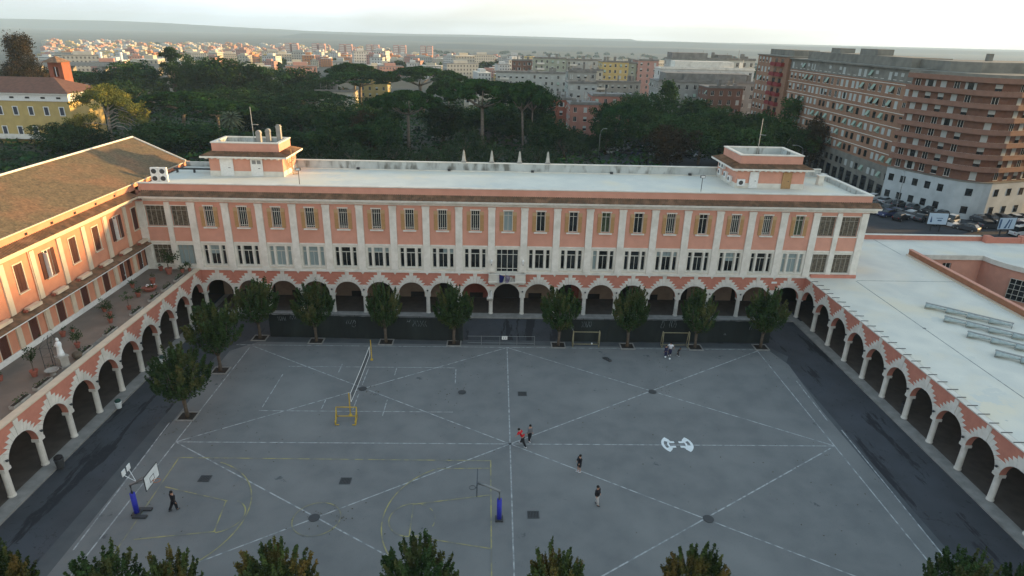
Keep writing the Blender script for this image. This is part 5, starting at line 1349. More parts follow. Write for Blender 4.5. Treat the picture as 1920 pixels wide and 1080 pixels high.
q = MB(N=(0, 1, 0)); q.lathe([(.25, 0), (.2, .15), (.5, .42), (.55, .5), (.46, .5), (.3, .38), (.001, .34)], n=18); sub('bowl', q.mesh('basin_bowl', CONC), t)
t = thing('wicker_basket', 'round dark brown basket beside the statue pedestal', 'basket', (-38.95, -23.2, 5.9))
q = MB(N=(0, 1, 0)); q.lathe([(.3, 0), (.42, .3), (.36, .5), (.2, .6), (.001, .55)], n=14); sub('body', q.mesh('basket_body', BARK), t)

# ================================================================== PEOPLE
SKIN = mat('skin', (.38, .22, .15)); HAIRM = mat('dark_hair', (.015, .012, .010)); BLK = mat('black_cloth', (.012, .012, .015)); REDC = mat('red_jersey', (.50, .015, .025)); GRYC = mat('grey_cloth', (.14, .14, .15))
PALC = mat('pale_trousers', (.38, .37, .36)); NAVY = mat('navy_cloth', (.02, .022, .06)); WHC = mat('white_cloth', (.6, .6, .62))
def skin_obj(name, verts, edges, radii, m, parent, root=0, sub_=1):
    me = bpy.data.meshes.new(name); me.from_pydata(verts, edges, []); me.update()
    o = bpy.data.objects.new(name, me); COL.objects.link(o)
    me.materials.append(m)
    md = o.modifiers.new('Skin', 'SKIN'); md.use_smooth_shade = True
    if not me.skin_vertices: me.attributes.new  # layer is created by the modifier below
    bm = bmesh.new(); bm.from_mesh(me); ly = bm.verts.layers.skin.verify(); bm.verts.ensure_lookup_table()
    for i, v in enumerate(bm.verts):
        r = radii[i]; r = (r, r) if not hasattr(r, '__len__') else r
        v[ly].radius = r; v[ly].use_root = (i == root)
    bm.to_mesh(me); bm.free()
    sb = o.modifiers.new('Sub', 'SUBSURF'); sb.levels = sub_; sb.render_levels = sub_
    o.parent = parent
    return o
def person(x, y, rz, label, h=1.72, top=BLK, bottom=BLK, shoes=WHC, longcoat=False, lean=0.0, stride=.18, arms=((.30, .0, .85), (-.30, .0, .85)), shorts=False, hand_fwd=0.0, group=None, legs=None):
    s = h/1.72
    t = thing('person', label, 'person', (x, y, .012), rz, group); t.scale = (s, s, s)
    lx = math.sin(lean); lz = math.cos(lean)                     # facing -Y, lean tips the torso forward
    hip = Vector((0, 0, .92))
    def T(z, yo=0.0): return Vector((0, -lx*z+yo, .92+lz*z))
    chest, neck, head0, head1 = T(.38), T(.56), T(.63), T(.76)
    L = legs or ((-.10, -stride, 0), (.10, stride, 0))
    v = [hip, T(.15), chest, neck, head0, head1]; e = [(0, 1), (1, 2), (2, 3), (3, 4), (4, 5)]; r = [.10, .09, .11, .05, .085, .100]
    feet = []
    for sx, (fx, fy, fz) in zip((-1, 1), L):
        a = Vector((sx*.10, 0, .86)); k_ = Vector((fx*.6+sx*.04, fy*.45-.05, .48+fz*.5)); f_ = Vector((fx, fy, .09+fz)); to = f_+Vector((0, -.16, -.04))
        i = len(v); v += [a, k_, f_, to]; e += [(0, i), (i, i+1), (i+1, i+2), (i+2, i+3)]; r += [.095, .062, .042, .038]; feet.append((a, k_, f_, to))
    hands = []
    for sx, (hx, hy, hz) in zip((-1, 1), arms):
        sh = neck+Vector((sx*.19, 0, -.06)); ha = Vector((hx, hy, hz)); el = (sh+ha)/2+Vector((sx*.05, .06, -.02)); wr = ha
        i = len(v); v += [sh, el, wr, wr+Vector((0, -.03, -.08))]; e += [(3, i), (i, i+1), (i+1, i+2), (i+2, i+3)]; r += [.055, .042, .030, .034]
        for q_ in range(4):   # fingers
            j = len(v); base = wr+Vector(((q_-1.5)*.018, -.03, -.09)); v += [base, base+Vector((0, -.03, -.075+.008*abs(q_-1)))]; e += [(i+3, j), (j, j+1)]; r += [.010, .008]
        j = len(v); base = wr+Vector((-sx*.035, -.03, -.03)); v += [base, base+Vector((-sx*.02, -.03, -.04))]; e += [(i+2, j), (j, j+1)]; r += [.012, .009]
        hands.append((sh, el, wr))
    skin_obj('body', v, e, r, SKIN, t)
    # face: nose, eyes and ears
    hc = head1; q = MB(N=(0, 1, 0))
    q.tube([tuple(hc+Vector((0, -.085, -.01))), tuple(hc+Vector((0, -.125, -.05)))], [.012, .02], 6)
    for sx in (-1, 1): q.lathe([(.004, -.02), (.02, 0), (.004, .02)], u=sx*.098, d=hc.y, z=hc.z-.03, n=6)
    sub('face', q.mesh('face', SKIN), t)
    q = MB(N=(0, 1, 0))
    for sx in (-1, 1): q.lathe([(.002, -.012), (.013, 0), (.002, .012)], u=sx*.036, d=hc.y-.088, z=hc.z-.005, n=6)
    q.box(-.025, .025, hc.y-.098, hc.y-.085, hc.z-.085, hc.z-.075); sub('eyes', q.mesh('eyes', HAIRM), t)
    hb = MB(N=(0, 1, 0)); hb.lathe([(.108, -.03), (.118, .03), (.108, .08), (.06, .125), (.005, .135)], u=0, d=hc.y+.022, z=hc.z-.01, n=12, cap=True); sub('hair', hb.mesh('hair', HAIRM, smooth=True), t)
    # clothes
    cv = [T(-.02 if not longcoat else -.16), T(.15), T(.38), T(.52)]; ce = [(0, 1), (1, 2), (2, 3)]; cr = [(.23, .18) if not longcoat else (.27, .21), (.22, .17), (.26, .19), (.13, .12)]
    for sx, (sh, el, wr) in zip((-1, 1), hands):
        i = len(cv); en = el if top in (REDC, WHC) and not longcoat else wr
        cv += [sh, el] + ([wr] if en is wr else []); ce += [(3, i), (i, i+1)] + ([(i+1, i+2)] if en is wr else []); cr += [.11, .09] + ([.07] if en is wr else [])
    skin_obj('shirt' if not longcoat else 'jacket', cv, ce, cr, top, t)
    pv = [Vector((0, 0, .95)), Vector((0, 0, .88))]; pe = [(0, 1)]; pr = [(.20, .16), (.21, .17)]
    for (a, k_, f_, to) in feet:
        i = len(pv)
        if shorts: pv += [a, k_+Vector((0, 0, .06))]; pe += [(1, i), (i, i+1)]; pr += [.16, .13]
        else: pv += [a, k_, f_]; pe += [(1, i), (i, i+1), (i+1, i+2)]; pr += [.15, .115, .09]
    skin_obj('shorts' if shorts else 'trousers', pv, pe, pr, bottom, t, root=1)
    for (a, k_, f_, to) in feet:
        q = MB(N=(0, 1, 0)); q.tube([tuple(f_+Vector((0, .06, -.035))), tuple(f_+Vector((0, -.06, -.04))), tuple(to+Vector((0, -.05, .005)))], [.05, .055, .035], 8); sub('shoe', q.mesh('shoe', shoes, smooth=True), t)
    return t
person(-25.4, -36.0, 2.5, 'dark haired person all in black walking before the left basketball hoop, seen from behind', top=BLK, bottom=BLK, shoes=DKMET, stride=.28, legs=((-.12, -.10, 0), (.16, .34, 0)))
person(1.15, -27.7, -2.2, 'person in a red shirt and dark trousers leaning into the play at mid court', top=REDC, bottom=BLK, lean=.75, legs=((-.15, -.35, 0), (.18, .42, 0)), arms=((-.35, -.6, 1.0), (.38, -.55, 1.0)))
person(1.75, -27.0, .4, 'person in grey top standing behind the red shirted player', top=GRYC, bottom=BLK, lean=.12, shoes=WHC, h=1.68)
person(5.7, -31.3, -1.2, 'person in a black jacket with bare legs standing on the painted diagonal', top=BLK, bottom=BLK, longcoat=True, shorts=True, h=1.66, stride=.06, arms=((-.22, -.16, 1.05), (.22, -.16, 1.05)))
person(6.6, -35.25, .9, 'person in black top and pale trousers standing alone on the near half', top=BLK, bottom=PALC, shoes=DKMET, longcoat=True, h=1.74, stride=.14, arms=((-.24, -.05, .95), (.24, -.1, .95)))
person(18.0, -10.9, .2, 'child in dark purple leftmost of the group before the far right goal', top=NAVY, bottom=NAVY, h=1.45, stride=.08)
person(18.6, -10.5, -.3, 'child in a white top in the middle of the group before the far right goal', top=WHC, bottom=NAVY, h=1.62, stride=.1, arms=((-.42, -.1, 1.15), (.42, -.1, 1.15)))
person(19.5, -10.6, .9, 'crouching child in dark clothes rightmost of the group before the far right goal', top=BLK, bottom=BLK, h=1.15, lean=.5)
for x, y, lb in ((18.35, -11.5, 'small white ball at the feet of the group before the far right goal'), (17.95, -11.1, 'second small white ball beside the group before the far right goal'), (10.0, -7.95, 'white ball lying inside the far left goal')):
    q = MB(N=(0, 1, 0)); q.lathe([(.11*math.sin(R(a)), .11-.11*math.cos(R(a))) for a in (6, 30, 60, 90, 120, 150, 174)], n=12); tag(put('ball', q.mesh('ball', LOGO, smooth=True), None, (x, y, .012)), lb, 'ball')
P = []
for cx_, cy_, s_, n_l in ((-14.2, -18.2, 1.6, 26), (-13.6, -36.6, 1.3, 30), (15.8, -18.0, 1.2, 26), (-2.2, -14.0, 2.6, 46), (-5.5, -19.6, 1.0, 18), (17.5, -12.6, 2.2, 36), (25, -32, 6, 40), (-20, -12, 5, 30), (0, -10.5, 9, 50), (-29.5, -16, 2.0, 40), (-29, -24.5, 2.2, 50), (10, -22, 12, 60), (30.5, -10.5, 2.5, 50), (-24, -30, 5, 40), (33, -16, 3, 40)):
    for _ in range(n_l): P.append((cx_+rng.normal()*s_, cy_+rng.normal()*s_*.7, .045))
o = bpy.data.objects.new('fallen_leaves', leaf_mesh('fallen_leaves', P, .075, mat('dead_leaf', (.035, .028, .02), (.09, .06, .03), 8), .6, 30)); COL.objects.link(o); tag(o, 'scattered dark fallen leaves on the court', 'leaves', kind='stuff')
q = MB(N=(0, 1, 0))
fallen = [(11.0, -11.6), (-20.3, -15.6), (11.5, -11.95)]
t = thing('bag', 'dark bag lying flat on the far right half of the court', 'bag', (11.2, -11.7, .012), -.9)
q.prism([(-.6, .0), (.6, 0), (.5, .16), (0, .22), (-.5, .14)], -.16, .16); sub('body', q.mesh('bag_body', DKMET), t)
q = MB(N=(0, 1, 0)); q.tube([(-.3, 0, .18), (0, 0, .32), (.3, 0, .18)], .02, 5); sub('strap', q.mesh('bag_strap', BLK), t)

# ================================================================== STREET AND CARS
sheet('street', [(58, 17.5), (260, 17.5), (260, 62), (112, 62), (95.0, 50.8), (86.6, 66), (86.6, 260), (28, 260), (28, 96), (58, 60)], .03, mat('street_asphalt', (.050, .052, .056), (.040, .042, .046), .3, c3=(.06, .062, .066), s3=.08))
sheet('pavement', [(84.2, 68), (86.6, 66), (86.6, 250), (84.2, 250)], .14, KERB)
CARC = {'white': (.62, .63, .63), 'silver': (.33, .35, .36), 'black': (.015, .016, .018), 'dark grey': (.06, .065, .07), 'dark blue': (.02, .03, .09), 'dark red': (.12, .015, .02)}
TYRE = mat('tyre_rubber', (.012, .012, .012)); HL = mat('headlight_glass', (.55, .56, .54), rough=.2); TL = mat('tail_lamp', (.25, .01, .01), rough=.3)
body_p = [(-2.1, .35), (-2.12, .75), (-2.0, .92), (-1.75, .98), (-1.15, 1.0), (.75, .98), (1.85, .85), (2.08, .7), (2.12, .38), (1.75, .26), (-1.8, .26)]
def carpaint(nm, c):
    m = mat('car_paint_'+nm.replace(' ', '_'), c, rough=.35); m.node_tree.nodes['Principled BSDF'].inputs['Coat Weight'].default_value = .5; return m
def car_body(m, van=False):
    q = MB(N=(0, 1, 0)); q.prism(body_p, -.84, .84)
    # cabin roof plate
    rz0 = 1.42 if not van else 1.85
    q.prism([(-1.35, rz0), (.10, rz0), (.02, rz0+.05), (-1.2, rz0+.05)], -.62, .62)
    me = q.mesh('car_body', m); return me
def car_glass(van=False):
    q = MB(N=(0, 1, 0)); rz0 = 1.42 if not van else 1.85
    a = [q.p(u, d, .98) for u, d in ((-1.85, -.76), (.95, -.76), (.95, .76), (-1.85, .76))]; b = [q.p(u, d, rz0) for u, d in ((-1.38, -.63), (.14, -.63), (.14, .63), (-1.38, .63))]
    for i in range(4): q.face((a[i], a[(i+1) % 4], b[(i+1) % 4], b[i]))
    q.face(b); return q.mesh('car_glass', GLASSD)
wq = MB(O=(0, 0, 0), U=(1, 0, 0), N=(0, 1, 0)); wp = [(.32*math.cos(a), .32+.32*math.sin(a)) for a in np.linspace(0, 2*PI, 15)[:-1]]; wq.prism(wp, -.1, .1); wheel_me = wq.mesh('wheel', TYRE)
wq = MB(N=(0, 1, 0)); wp = [(.19*math.cos(a), .32+.19*math.sin(a)) for a in np.linspace(0, 2*PI, 11)[:-1]]; wq.prism(wp, -.108, .108); rim_me = wq.mesh('rim', METAL)
hq = MB(N=(0, 1, 0)); hq.box(2.03, 2.125, -.14, .14, .62, .74); hl_me = hq.mesh('headlight', HL); hq = MB(N=(0, 1, 0)); hq.box(-2.135, -2.05, -.1, .1, .68, .86); tl_me = hq.mesh('tail_lamp', TL)
glass_me = car_glass(); glassv = car_glass(True)
bodies = {k_: car_body(carpaint(k_, c)) for k_, c in CARC.items()}; vbody = car_body(carpaint('van_white', (.6, .61, .6)), True)
def car(x, y, rz, colour, label, group, van=False):
    t = thing('parked_car' if not van else 'parked_van', label, 'car' if not van else 'van', (x, y, .035), rz, group)
    b = sub('body', vbody if van else bodies[colour], t); sub('windows', glassv if van else glass_me, t)
    for sx in (-1.3, 1.3):
        for sy in (-.78, .78): w_ = sub('wheel', wheel_me, t); w_.location = (sx, sy, 0); sub('rim', rim_me, w_)
    for sy in (-.6, .6):
        a = sub('headlight', hl_me, t); a.location = (0, sy, 0); a = sub('tail_lamp', tl_me, t); a.location = (0, sy, 0)
cl_ = ['dark grey', 'white', 'black', 'silver', 'dark grey', 'white', 'dark blue', 'silver', 'black', 'white', 'dark grey']
def row(p0, p1, n, ang, name, group, seed, jit=.12):
    r_ = random.Random(seed); cnt = {}
    for i in range(n):
        f = i/(n-1); x = p0[0]+(p1[0]-p0[0])*f+r_.uniform(-jit, jit); y = p0[1]+(p1[1]-p0[1])*f+r_.uniform(-jit, jit)
        if r_.random() < .03: continue
        c = r_.choice(cl_)
        car(x, y, ang+r_.uniform(-.05, .05)+(PI if r_.random() < .5 else 0), c, '%s car %s, %s space from left' % (c, name, ORD[i]), group)
row((83.6, 96), (83.6, 69), 11, .0, 'nose in at the foot of the brick blocks', 'cars at the foot of the brick blocks', 1)
row((84.6, 66), (92.6, 52.6), 6, .55, 'against the pale corner base', 'cars round the corner base', 2)
row((77.5, 66), (87.0, 46.5), 9, .5, 'in the middle row before the pale base', 'cars in the middle row', 3)
row((80.5, 56), (90.5, 42.6), 6, 2.2, 'in the front row beside the billboard', 'cars in the front row', 4)
row((74.5, 62), (81.5, 49.5), 6, .5, 'in the near row left of the billboard', 'cars in the near row', 8)
row((96.5, 44.5), (112, 45.5), 7, .1, 'in the row right of the billboard', 'cars right of the billboard', 9)
row((79.6, 96), (79.6, 72), 9, 1.57, 'along the kerb opposite the brick slab', 'cars opposite the brick slab', 10)
row((97.5, 48.2), (114, 52.5), 7, 1.7, 'along the right face of the corner block', 'cars along the right street', 5)
row((30.5, 120), (60, 116.5), 12, .15, 'under the trees beyond the flat roof', 'cars under the trees', 6)
row((33, 128), (58, 126), 9, .1, 'in the far row by the pink houses', 'cars under the trees', 7)
car(98.6, 39.8, .35, 'white', 'white van parked alone at the right edge beyond the roof parapet', None, van=True)
car(90.2, 46.9, -2.6, 'white', 'white pickup-like van among the cars beside the left billboard', None, van=True)
def billboard(x, y, rz, label, seed):
    t = thing('billboard', label, 'billboard', (x, y, .035), rz, 'billboards by the street')
    q = MB(); q.box(-1.9, 1.9, -.12, .12, 1.2, 3.7); q.box(-.9, -.7, -.08, .08, 0, 1.2); q.box(.7, .9, -.08, .08, 0, 1.2); sub('frame', q.mesh('billboard_frame', DKMET), t)
    q = MB(); q.box(-1.75, 1.75, .121, .13, 1.35, 3.55); pn = sub('poster', q.mesh('poster', mat('poster_white', (.55, .68, .78))), t)
    q = MB(); r_ = random.Random(seed)
    if seed == 1: q.prism([(-1.35, 1.7), (-.95, 1.7), (-1.1, 2.6), (-1.25, 3.0)], .131, .135); q.box(-.3, .9, .131, .135, 2.5, 2.62); q.box(.0, .75, .131, .135, 2.0, 2.25)
    else: q.prism([(-.5, 1.5), (.0, 1.5), (.25, 2.4), (.5, 3.1), (.2, 3.3), (-.1, 2.4)], .131, .135); q.prism([(.4, 1.5), (.7, 1.5), (.9, 3.2), (.7, 3.3)], .131, .135); q.box(-1.6, -1.2, .131, .135, 1.5, 3.3)
    sub('print', q.mesh('poster_print', mat('poster_ink', (.07, .14, .26))), pn)
billboard(83.6, 41.8, -.12, 'white billboard with small blue figure print beyond the right roof parapet', 1)
billboard(95.2, 39.2, .1, 'blue and white billboard farther right beyond the roof parapet', 2)
def lamp(x, y, h, rz, label, arm=1.8):
    t = thing('street_lamp', label, 'street lamp', (x, y, 0), rz, 'street lamps')
    q = MB(N=(0, 1, 0)); q.tube([(0, 0, 0), (0, 0, h*.8), (.25, 0, h*.93), (arm*.6, 0, h), (arm, 0, h*1.005)], [.09, .07, .06, .05, .045], 7); sub('pole', q.mesh('lamp_pole', GALV, smooth=True), t)
    q = MB(N=(0, 1, 0)); q.box(arm-.1, arm+.6, -.14, .14, h-.06, h+.07); sub('lamp_head', q.mesh('lamp_head', GALV), t)
lamp(47.2, 100, 7.8, .1, 'curved street lamp just beyond the roof, left of the right rooftop block', 2.2)
lamp(28.6, 112, 8.5, .2, 'tall thin street lamp among the trees left of the forked pine', 1.4)
lamp(43, 128, 8.5, 0, 'slender street lamp under the trees by the parked cars')
lamp(77.4, 88, 8.5, 2.8, 'curved street lamp beyond the right end of the flat roof', 2.2)
lamp(82.0, 52.5, 9.2, 1.2, 'grey street lamp standing among the cars before the pale corner base', .8)

# ================================================================== BUILDINGS WITH REAL WINDOWS
BRICK = mat('brown_brick', (.29, .160, .098), (.24, .132, .082), 1.2, bump=.2, c3=(.32, .18, .11), s3=.15)
BRICK2 = mat('dark_brown_brick', (.19, .095, .063), (.155, .078, .053), 1.2)
REDP = mat('red_balcony_paint', (.22, .03, .03)); GREYR = mat('grey_render', (.22, .21, .175), (.18, .172, .145), .8, c3=(.14, .135, .115), s3=.3)
BASEW = mat('pale_base_render', (.46, .50, .50), (.40, .44, .44), .7, c3=(.34, .37, .37), s3=.2)
TEAL = mat('faded_green_blind', (.27, .35, .28)); WHB = mat('white_roller_blind', (.42, .44, .41)); ROOFD = mat('dull_roof', (.22, .21, .19), (.15, .145, .13), .6)
def winmesh(kind, w_, h_):
    q = MB(); q.box(-w_/2-.08, w_/2+.08, 0, .06, -.1, 0, 0)
    if kind == 'dark': q.box(-w_/2, w_/2, 0, .02, 0, h_, 1); q.box(-.03, .03, .02, .035, 0, h_, 0); q.box(-w_/2, -w_/2+.06, .02, .035, 0, h_, 0); q.box(w_/2-.06, w_/2, .02, .035, 0, h_, 0)
    elif kind == 'white': q.box(-w_/2, w_/2, 0, .05, 0, h_, 2)
    elif kind == 'half': q.box(-w_/2, w_/2, 0, .02, 0, h_*.5, 1); q.box(-w_/2, w_/2, 0, .05, h_*.5, h_, 2)
    elif kind == 'tilt':
        q.box(-w_/2, w_/2, 0, .02, 0, h_, 1); q.uprism([(.04, h_), (.08, h_), (.75, h_*.25), (.70, h_*.22)], -w_/2, w_/2, 3)
    elif kind == 'leaves': q.box(-w_/2, w_/2, 0, .02, 0, h_, 1); q.box(-w_*.95, -w_/2, .02, .07, 0, h_, 2); q.box(w_/2, w_*.95, .02, .07, 0, h_, 2)
    return q.mesh('window_'+kind, [STONE, GLASSD, WHB, TEAL])
WM = {k_: winmesh(k_, 1.15, 1.55) for k_ in ('dark', 'white', 'half', 'tilt', 'leaves')}
def wall_windows(parent, O, U, N, us, zs, seed, weights, rz, limit=98, name='window'):
    r_ = random.Random(seed); n = 0; rest = MB(O, U, N)
    for z in zs:
        for u in us:
            k_ = r_.choices(list(WM), weights)[0]
            if n < limit:
                put(name, WM[k_], parent, (O[0]+U[0]*u+N[0]*.004, O[1]+U[1]*u+N[1]*.004, z), rz); n += 1
            else:
                rest.box(u-.57, u+.57, .003, .04, z, z+1.55, 0 if k_ in ('white', 'half') else (2 if k_ == 'tilt' else 1))
    if rest.f: tag(rest.build('other_windows', [WHB, GLASSD, TEAL], parent), kind='stuff')
# long brick slab, facing the street (-X)
t = thing('apartment_block', 'long brown brick apartment slab with rows of pale and tilted green blinds', 'apartment block', (88, 96, 0))
q = MB(N=(0, 1, 0)); q.box(88, 101, 66.5, 128, 7.2, 25.4); q.build('brick_wall', BRICK, t)
q = MB(N=(0, 1, 0)); q.box(87.9, 101, 66.5, 128, 0, 7.2); q.box(87.95, 101, 66.6, 128, 25.4, 28.2); q.build('rendered_wall', GREYR, t)
q = MB(N=(0, 1, 0)); q.box(87.3, 101.4, 66.55, 128.2, 28.2, 28.55); q.box(90, 99, 72, 122, 28.55, 30.6); q.box(91, 95, 88, 96, 30.6, 32.0); q.box(91, 95, 106, 111, 30.6, 31.8); q.build('attic', GREYR, t)
q = MB(N=(0, 1, 0))
for k_ in range(1, 7): q.box(87.86, 88.0, 66.5, 128, 7.2+k_*3.03-.45, 7.2+k_*3.03-.33)
q.build('sill_bands', STONE, t)
q = MB(N=(0, 1, 0))
for i in range(17): q.box(87.86, 87.9, 68.4+i*3.5, 70.6+i*3.5, .2, 2.9+(i % 3)*.3)
q.build('shop_fronts', GLASSD, t)
us = []
for i in range(24): us.append(1.6+i*2.52+(.25 if i % 3 else -.2))
wall_windows(t, (88, 66.5, 0), (0, 1, 0), (-1, 0, 0), us[:24], [25.9+.0, 22.9, 19.9], 21, (3, 4, 3, 2.2, .2), -PI/2)
tt = t
t2 = thing('apartment_block', 'lower storeys side: brown brick block front between the trees and the balconied corner tower', 'apartment block', (88, 96, 0))
bpy.data.objects.remove(t2)
q = MB((88, 66.5, 0), (0, 1, 0), (-1, 0, 0)); r_ = random.Random(5)
for z in (16.9, 13.8, 10.8, 7.8, 4.2):
    for u in us:
        k_ = r_.choices((0, 1, 2), (5, 5, 2))[0]; q.box(u-.57, u+.57, .003 if z > 7.2 else .103, .05 if z > 7.2 else .15, z, z+1.5, k_)
        if k_ == 2: q.uprism([(.05, z+1.5), (.09, z+1.5), (.7, z+.4), (.65, z+.36)], u-.57, u+.57, 2)
tag(q.build('lower_windows', [WHB, GLASSD, TEAL], t), kind='stuff')
# brick tower with red balconies at the far end
t = thing('apartment_block', 'brown brick tower with stacked dark red balconies at the far end of the long slab', 'apartment block', (88, 140, 0))
q = MB(N=(0, 1, 0)); q.box(87.2, 101, 128.4, 152.5, 0, 28.6); q.build('brick_wall', BRICK, t)
q = MB(N=(0, 1, 0)); q.box(86.8, 101.3, 128.2, 152.8, 28.6, 28.9); q.box(90, 98, 132, 150, 28.9, 30.6); q.build('attic', GREYR, t)
for k_ in range(9):
    for y0 in (131.0, 135.6):
        q = MB(N=(0, 1, 0)); z = 2.2+k_*2.95; q.box(86.0, 87.2, y0, y0+3.6, z, z+.15); q.box(86.0, 86.08, y0, y0+3.6, z+.15, z+1.1); q.box(86.08, 87.2, y0, y0+.08, z+.15, z+1.1); q.box(86.08, 87.2, y0+3.52, y0+3.6, z+.15, z+1.1)
        q.box(87.15, 87.195, y0+.8, y0+2.8, z+.16, z+2.3, 1); q.build('balcony', [REDP, GLASSD], t)
wall_windows(t, (87.2, 141, 0), (0, 1, 0), (-1, 0, 0), [1.2, 4.0, 6.8, 9.6], [3.0+k_*2.95 for k_ in range(9)], 22, (2, 6, 4, .5, 0), -PI/2)
# balconied corner tower
t = thing('apartment_block', 'red brown corner apartment tower ringed by curved balconies above a pale two storey base', 'apartment block', (96, 60, 0))
def outline(off):
    """rounded corner plan, off = outward offset"""
    P = [(87.6-off*.9, 66.4+0)]
    c = (98.2, 56.6); r_ = 5.6+off     # rounded towards the street corner
    for a in (207, 221, 235, 249, 263, 277): P.append((c[0]+r_*math.cos(R(a)), c[1]+r_*math.sin(R(a))))
    P.append((109.4, 54.3-off)); P.append((135, 63.5-off))
    return P
back_ = [(135, 78), (87.9, 78)]
def slab(off, z0, z1, q, m=0, off_in=None): q.zprism(outline(off)+[(135, 78), (101.5, 78), (101.5, 66.4)], z0, z1, m)
q = MB(N=(0, 1, 0)); slab(0, 7.6, 27.6, q); q.build('brick_wall', BRICK2, t)
q = MB(N=(0, 1, 0)); slab(.9, 0, 7.6, q); q.build('pale_base', BASEW, t)
q = MB(N=(0, 1, 0)); slab(1.0, 7.6, 7.8, q); slab(1.2, 27.6, 28.4, q); q.zprism([(92, 62), (96, 58.5), (135, 64), (135, 76), (92, 76)], 28.4, 30.4); q.box(104, 105, 68, 69, 30.4, 31.9); q.build('roof_storey', GREYR, t)
BALC = mat('red_brown_balcony', (.25, .135, .095), (.215, .115, .08), 1.0)
for k_ in range(8):
    z = 10.1+k_*2.42
    q = MB(N=(0, 1, 0)); o1 = outline(1.35); o2 = outline(1.25); i_ = outline(-.02)
    n = len(o1)
    for a in range(n-1):
        for (A_, B_, z0, z1) in ((o1[a], o1[a+1], z-.18, z+.82),):
            f = [q.p(A_[0], A_[1], z0), q.p(B_[0], B_[1], z0), q.p(B_[0], B_[1], z1), q.p(A_[0], A_[1], z1)]; q.face(f)
            A2, B2 = o2[a], o2[a+1]; g_ = [q.p(A2[0], A2[1], z), q.p(B2[0], B2[1], z), q.p(B2[0], B2[1], z1), q.p(A2[0], A2[1], z1)]; q.face(g_[::-1]); q.face((f[3], f[2], g_[2], g_[3]), 1)
            I0, I1 = i_[a], i_[a+1]; h_ = [q.p(I0[0], I0[1], z), q.p(I1[0], I1[1], z)]; q.face((g_[0], g_[1], h_[1], h_[0])); hb_ = [q.p(I0[0], I0[1], z-.18), q.p(I1[0], I1[1], z-.18)]; q.face((f[0], f[1], hb_[1], hb_[0]))
    q.build('balcony', [BALC, STONE], t)
out = outline(0)
rr_ = random.Random(8)
segs = [(out[0], out[1], 5), (out[3], out[4], 1), (out[-3], out[-2], 4), (out[-2], out[-1], 4)]
nw = 0
for (A_, B_, n) in segs:
    L = math.hypot(B_[0]-A_[0], B_[1]-A_[1]); U = ((B_[0]-A_[0])/L, (B_[1]-A_[1])/L, 0); Nn = (U[1], -U[0], 0)
    if Nn[0]*(A_[0]-100)+Nn[1]*(A_[1]-68) < 0: Nn = (-Nn[0], -Nn[1], 0)
    ang = math.atan2(Nn[0], -Nn[1])
    for k_ in range(8):
        for j in range(n):
            u = L*(j+.5)/n; z = 8.0+k_*2.42+.05 if k_ else 8.0
            if nw < 100: put('window', WM[rr_.choices(['dark', 'white', 'half', 'leaves'], (3, 4, 3, 1))[0]], t, (A_[0]+U[0]*u+Nn[0]*.03, A_[1]+U[1]*u+Nn[1]*.03, z+.1), ang); nw += 1
o9 = outline(.9)
q = None
for (A_, B_, n, zz) in ((o9[0], o9[1], 5, (1.2, 4.9)), (o9[3], o9[4], 1, (1.2, 4.9)), (o9[-3], o9[-2], 3, (1.2, 4.9)), (o9[-2], o9[-1], 4, (4.9,))):
    L = math.hypot(B_[0]-A_[0], B_[1]-A_[1]); U = ((B_[0]-A_[0])/L, (B_[1]-A_[1])/L, 0); Nn = (-abs(U[1]) if abs(U[1]) > .7 else U[1], -abs(U[0]), 0)
    Nn = (U[1], -U[0], 0)
    if Nn[0]*(A_[0]-100)+Nn[1]*(A_[1]-68) < 0: Nn = (-Nn[0], -Nn[1], 0)
    for z in zz:
        q = MB((A_[0], A_[1], 0), U, Nn)
        for j in range(n): u = L*(j+.5)/n; q.box(u-.6, u+.6, .004, .03, z, z+1.5)
        q.build('base_window', GLASSD, t)

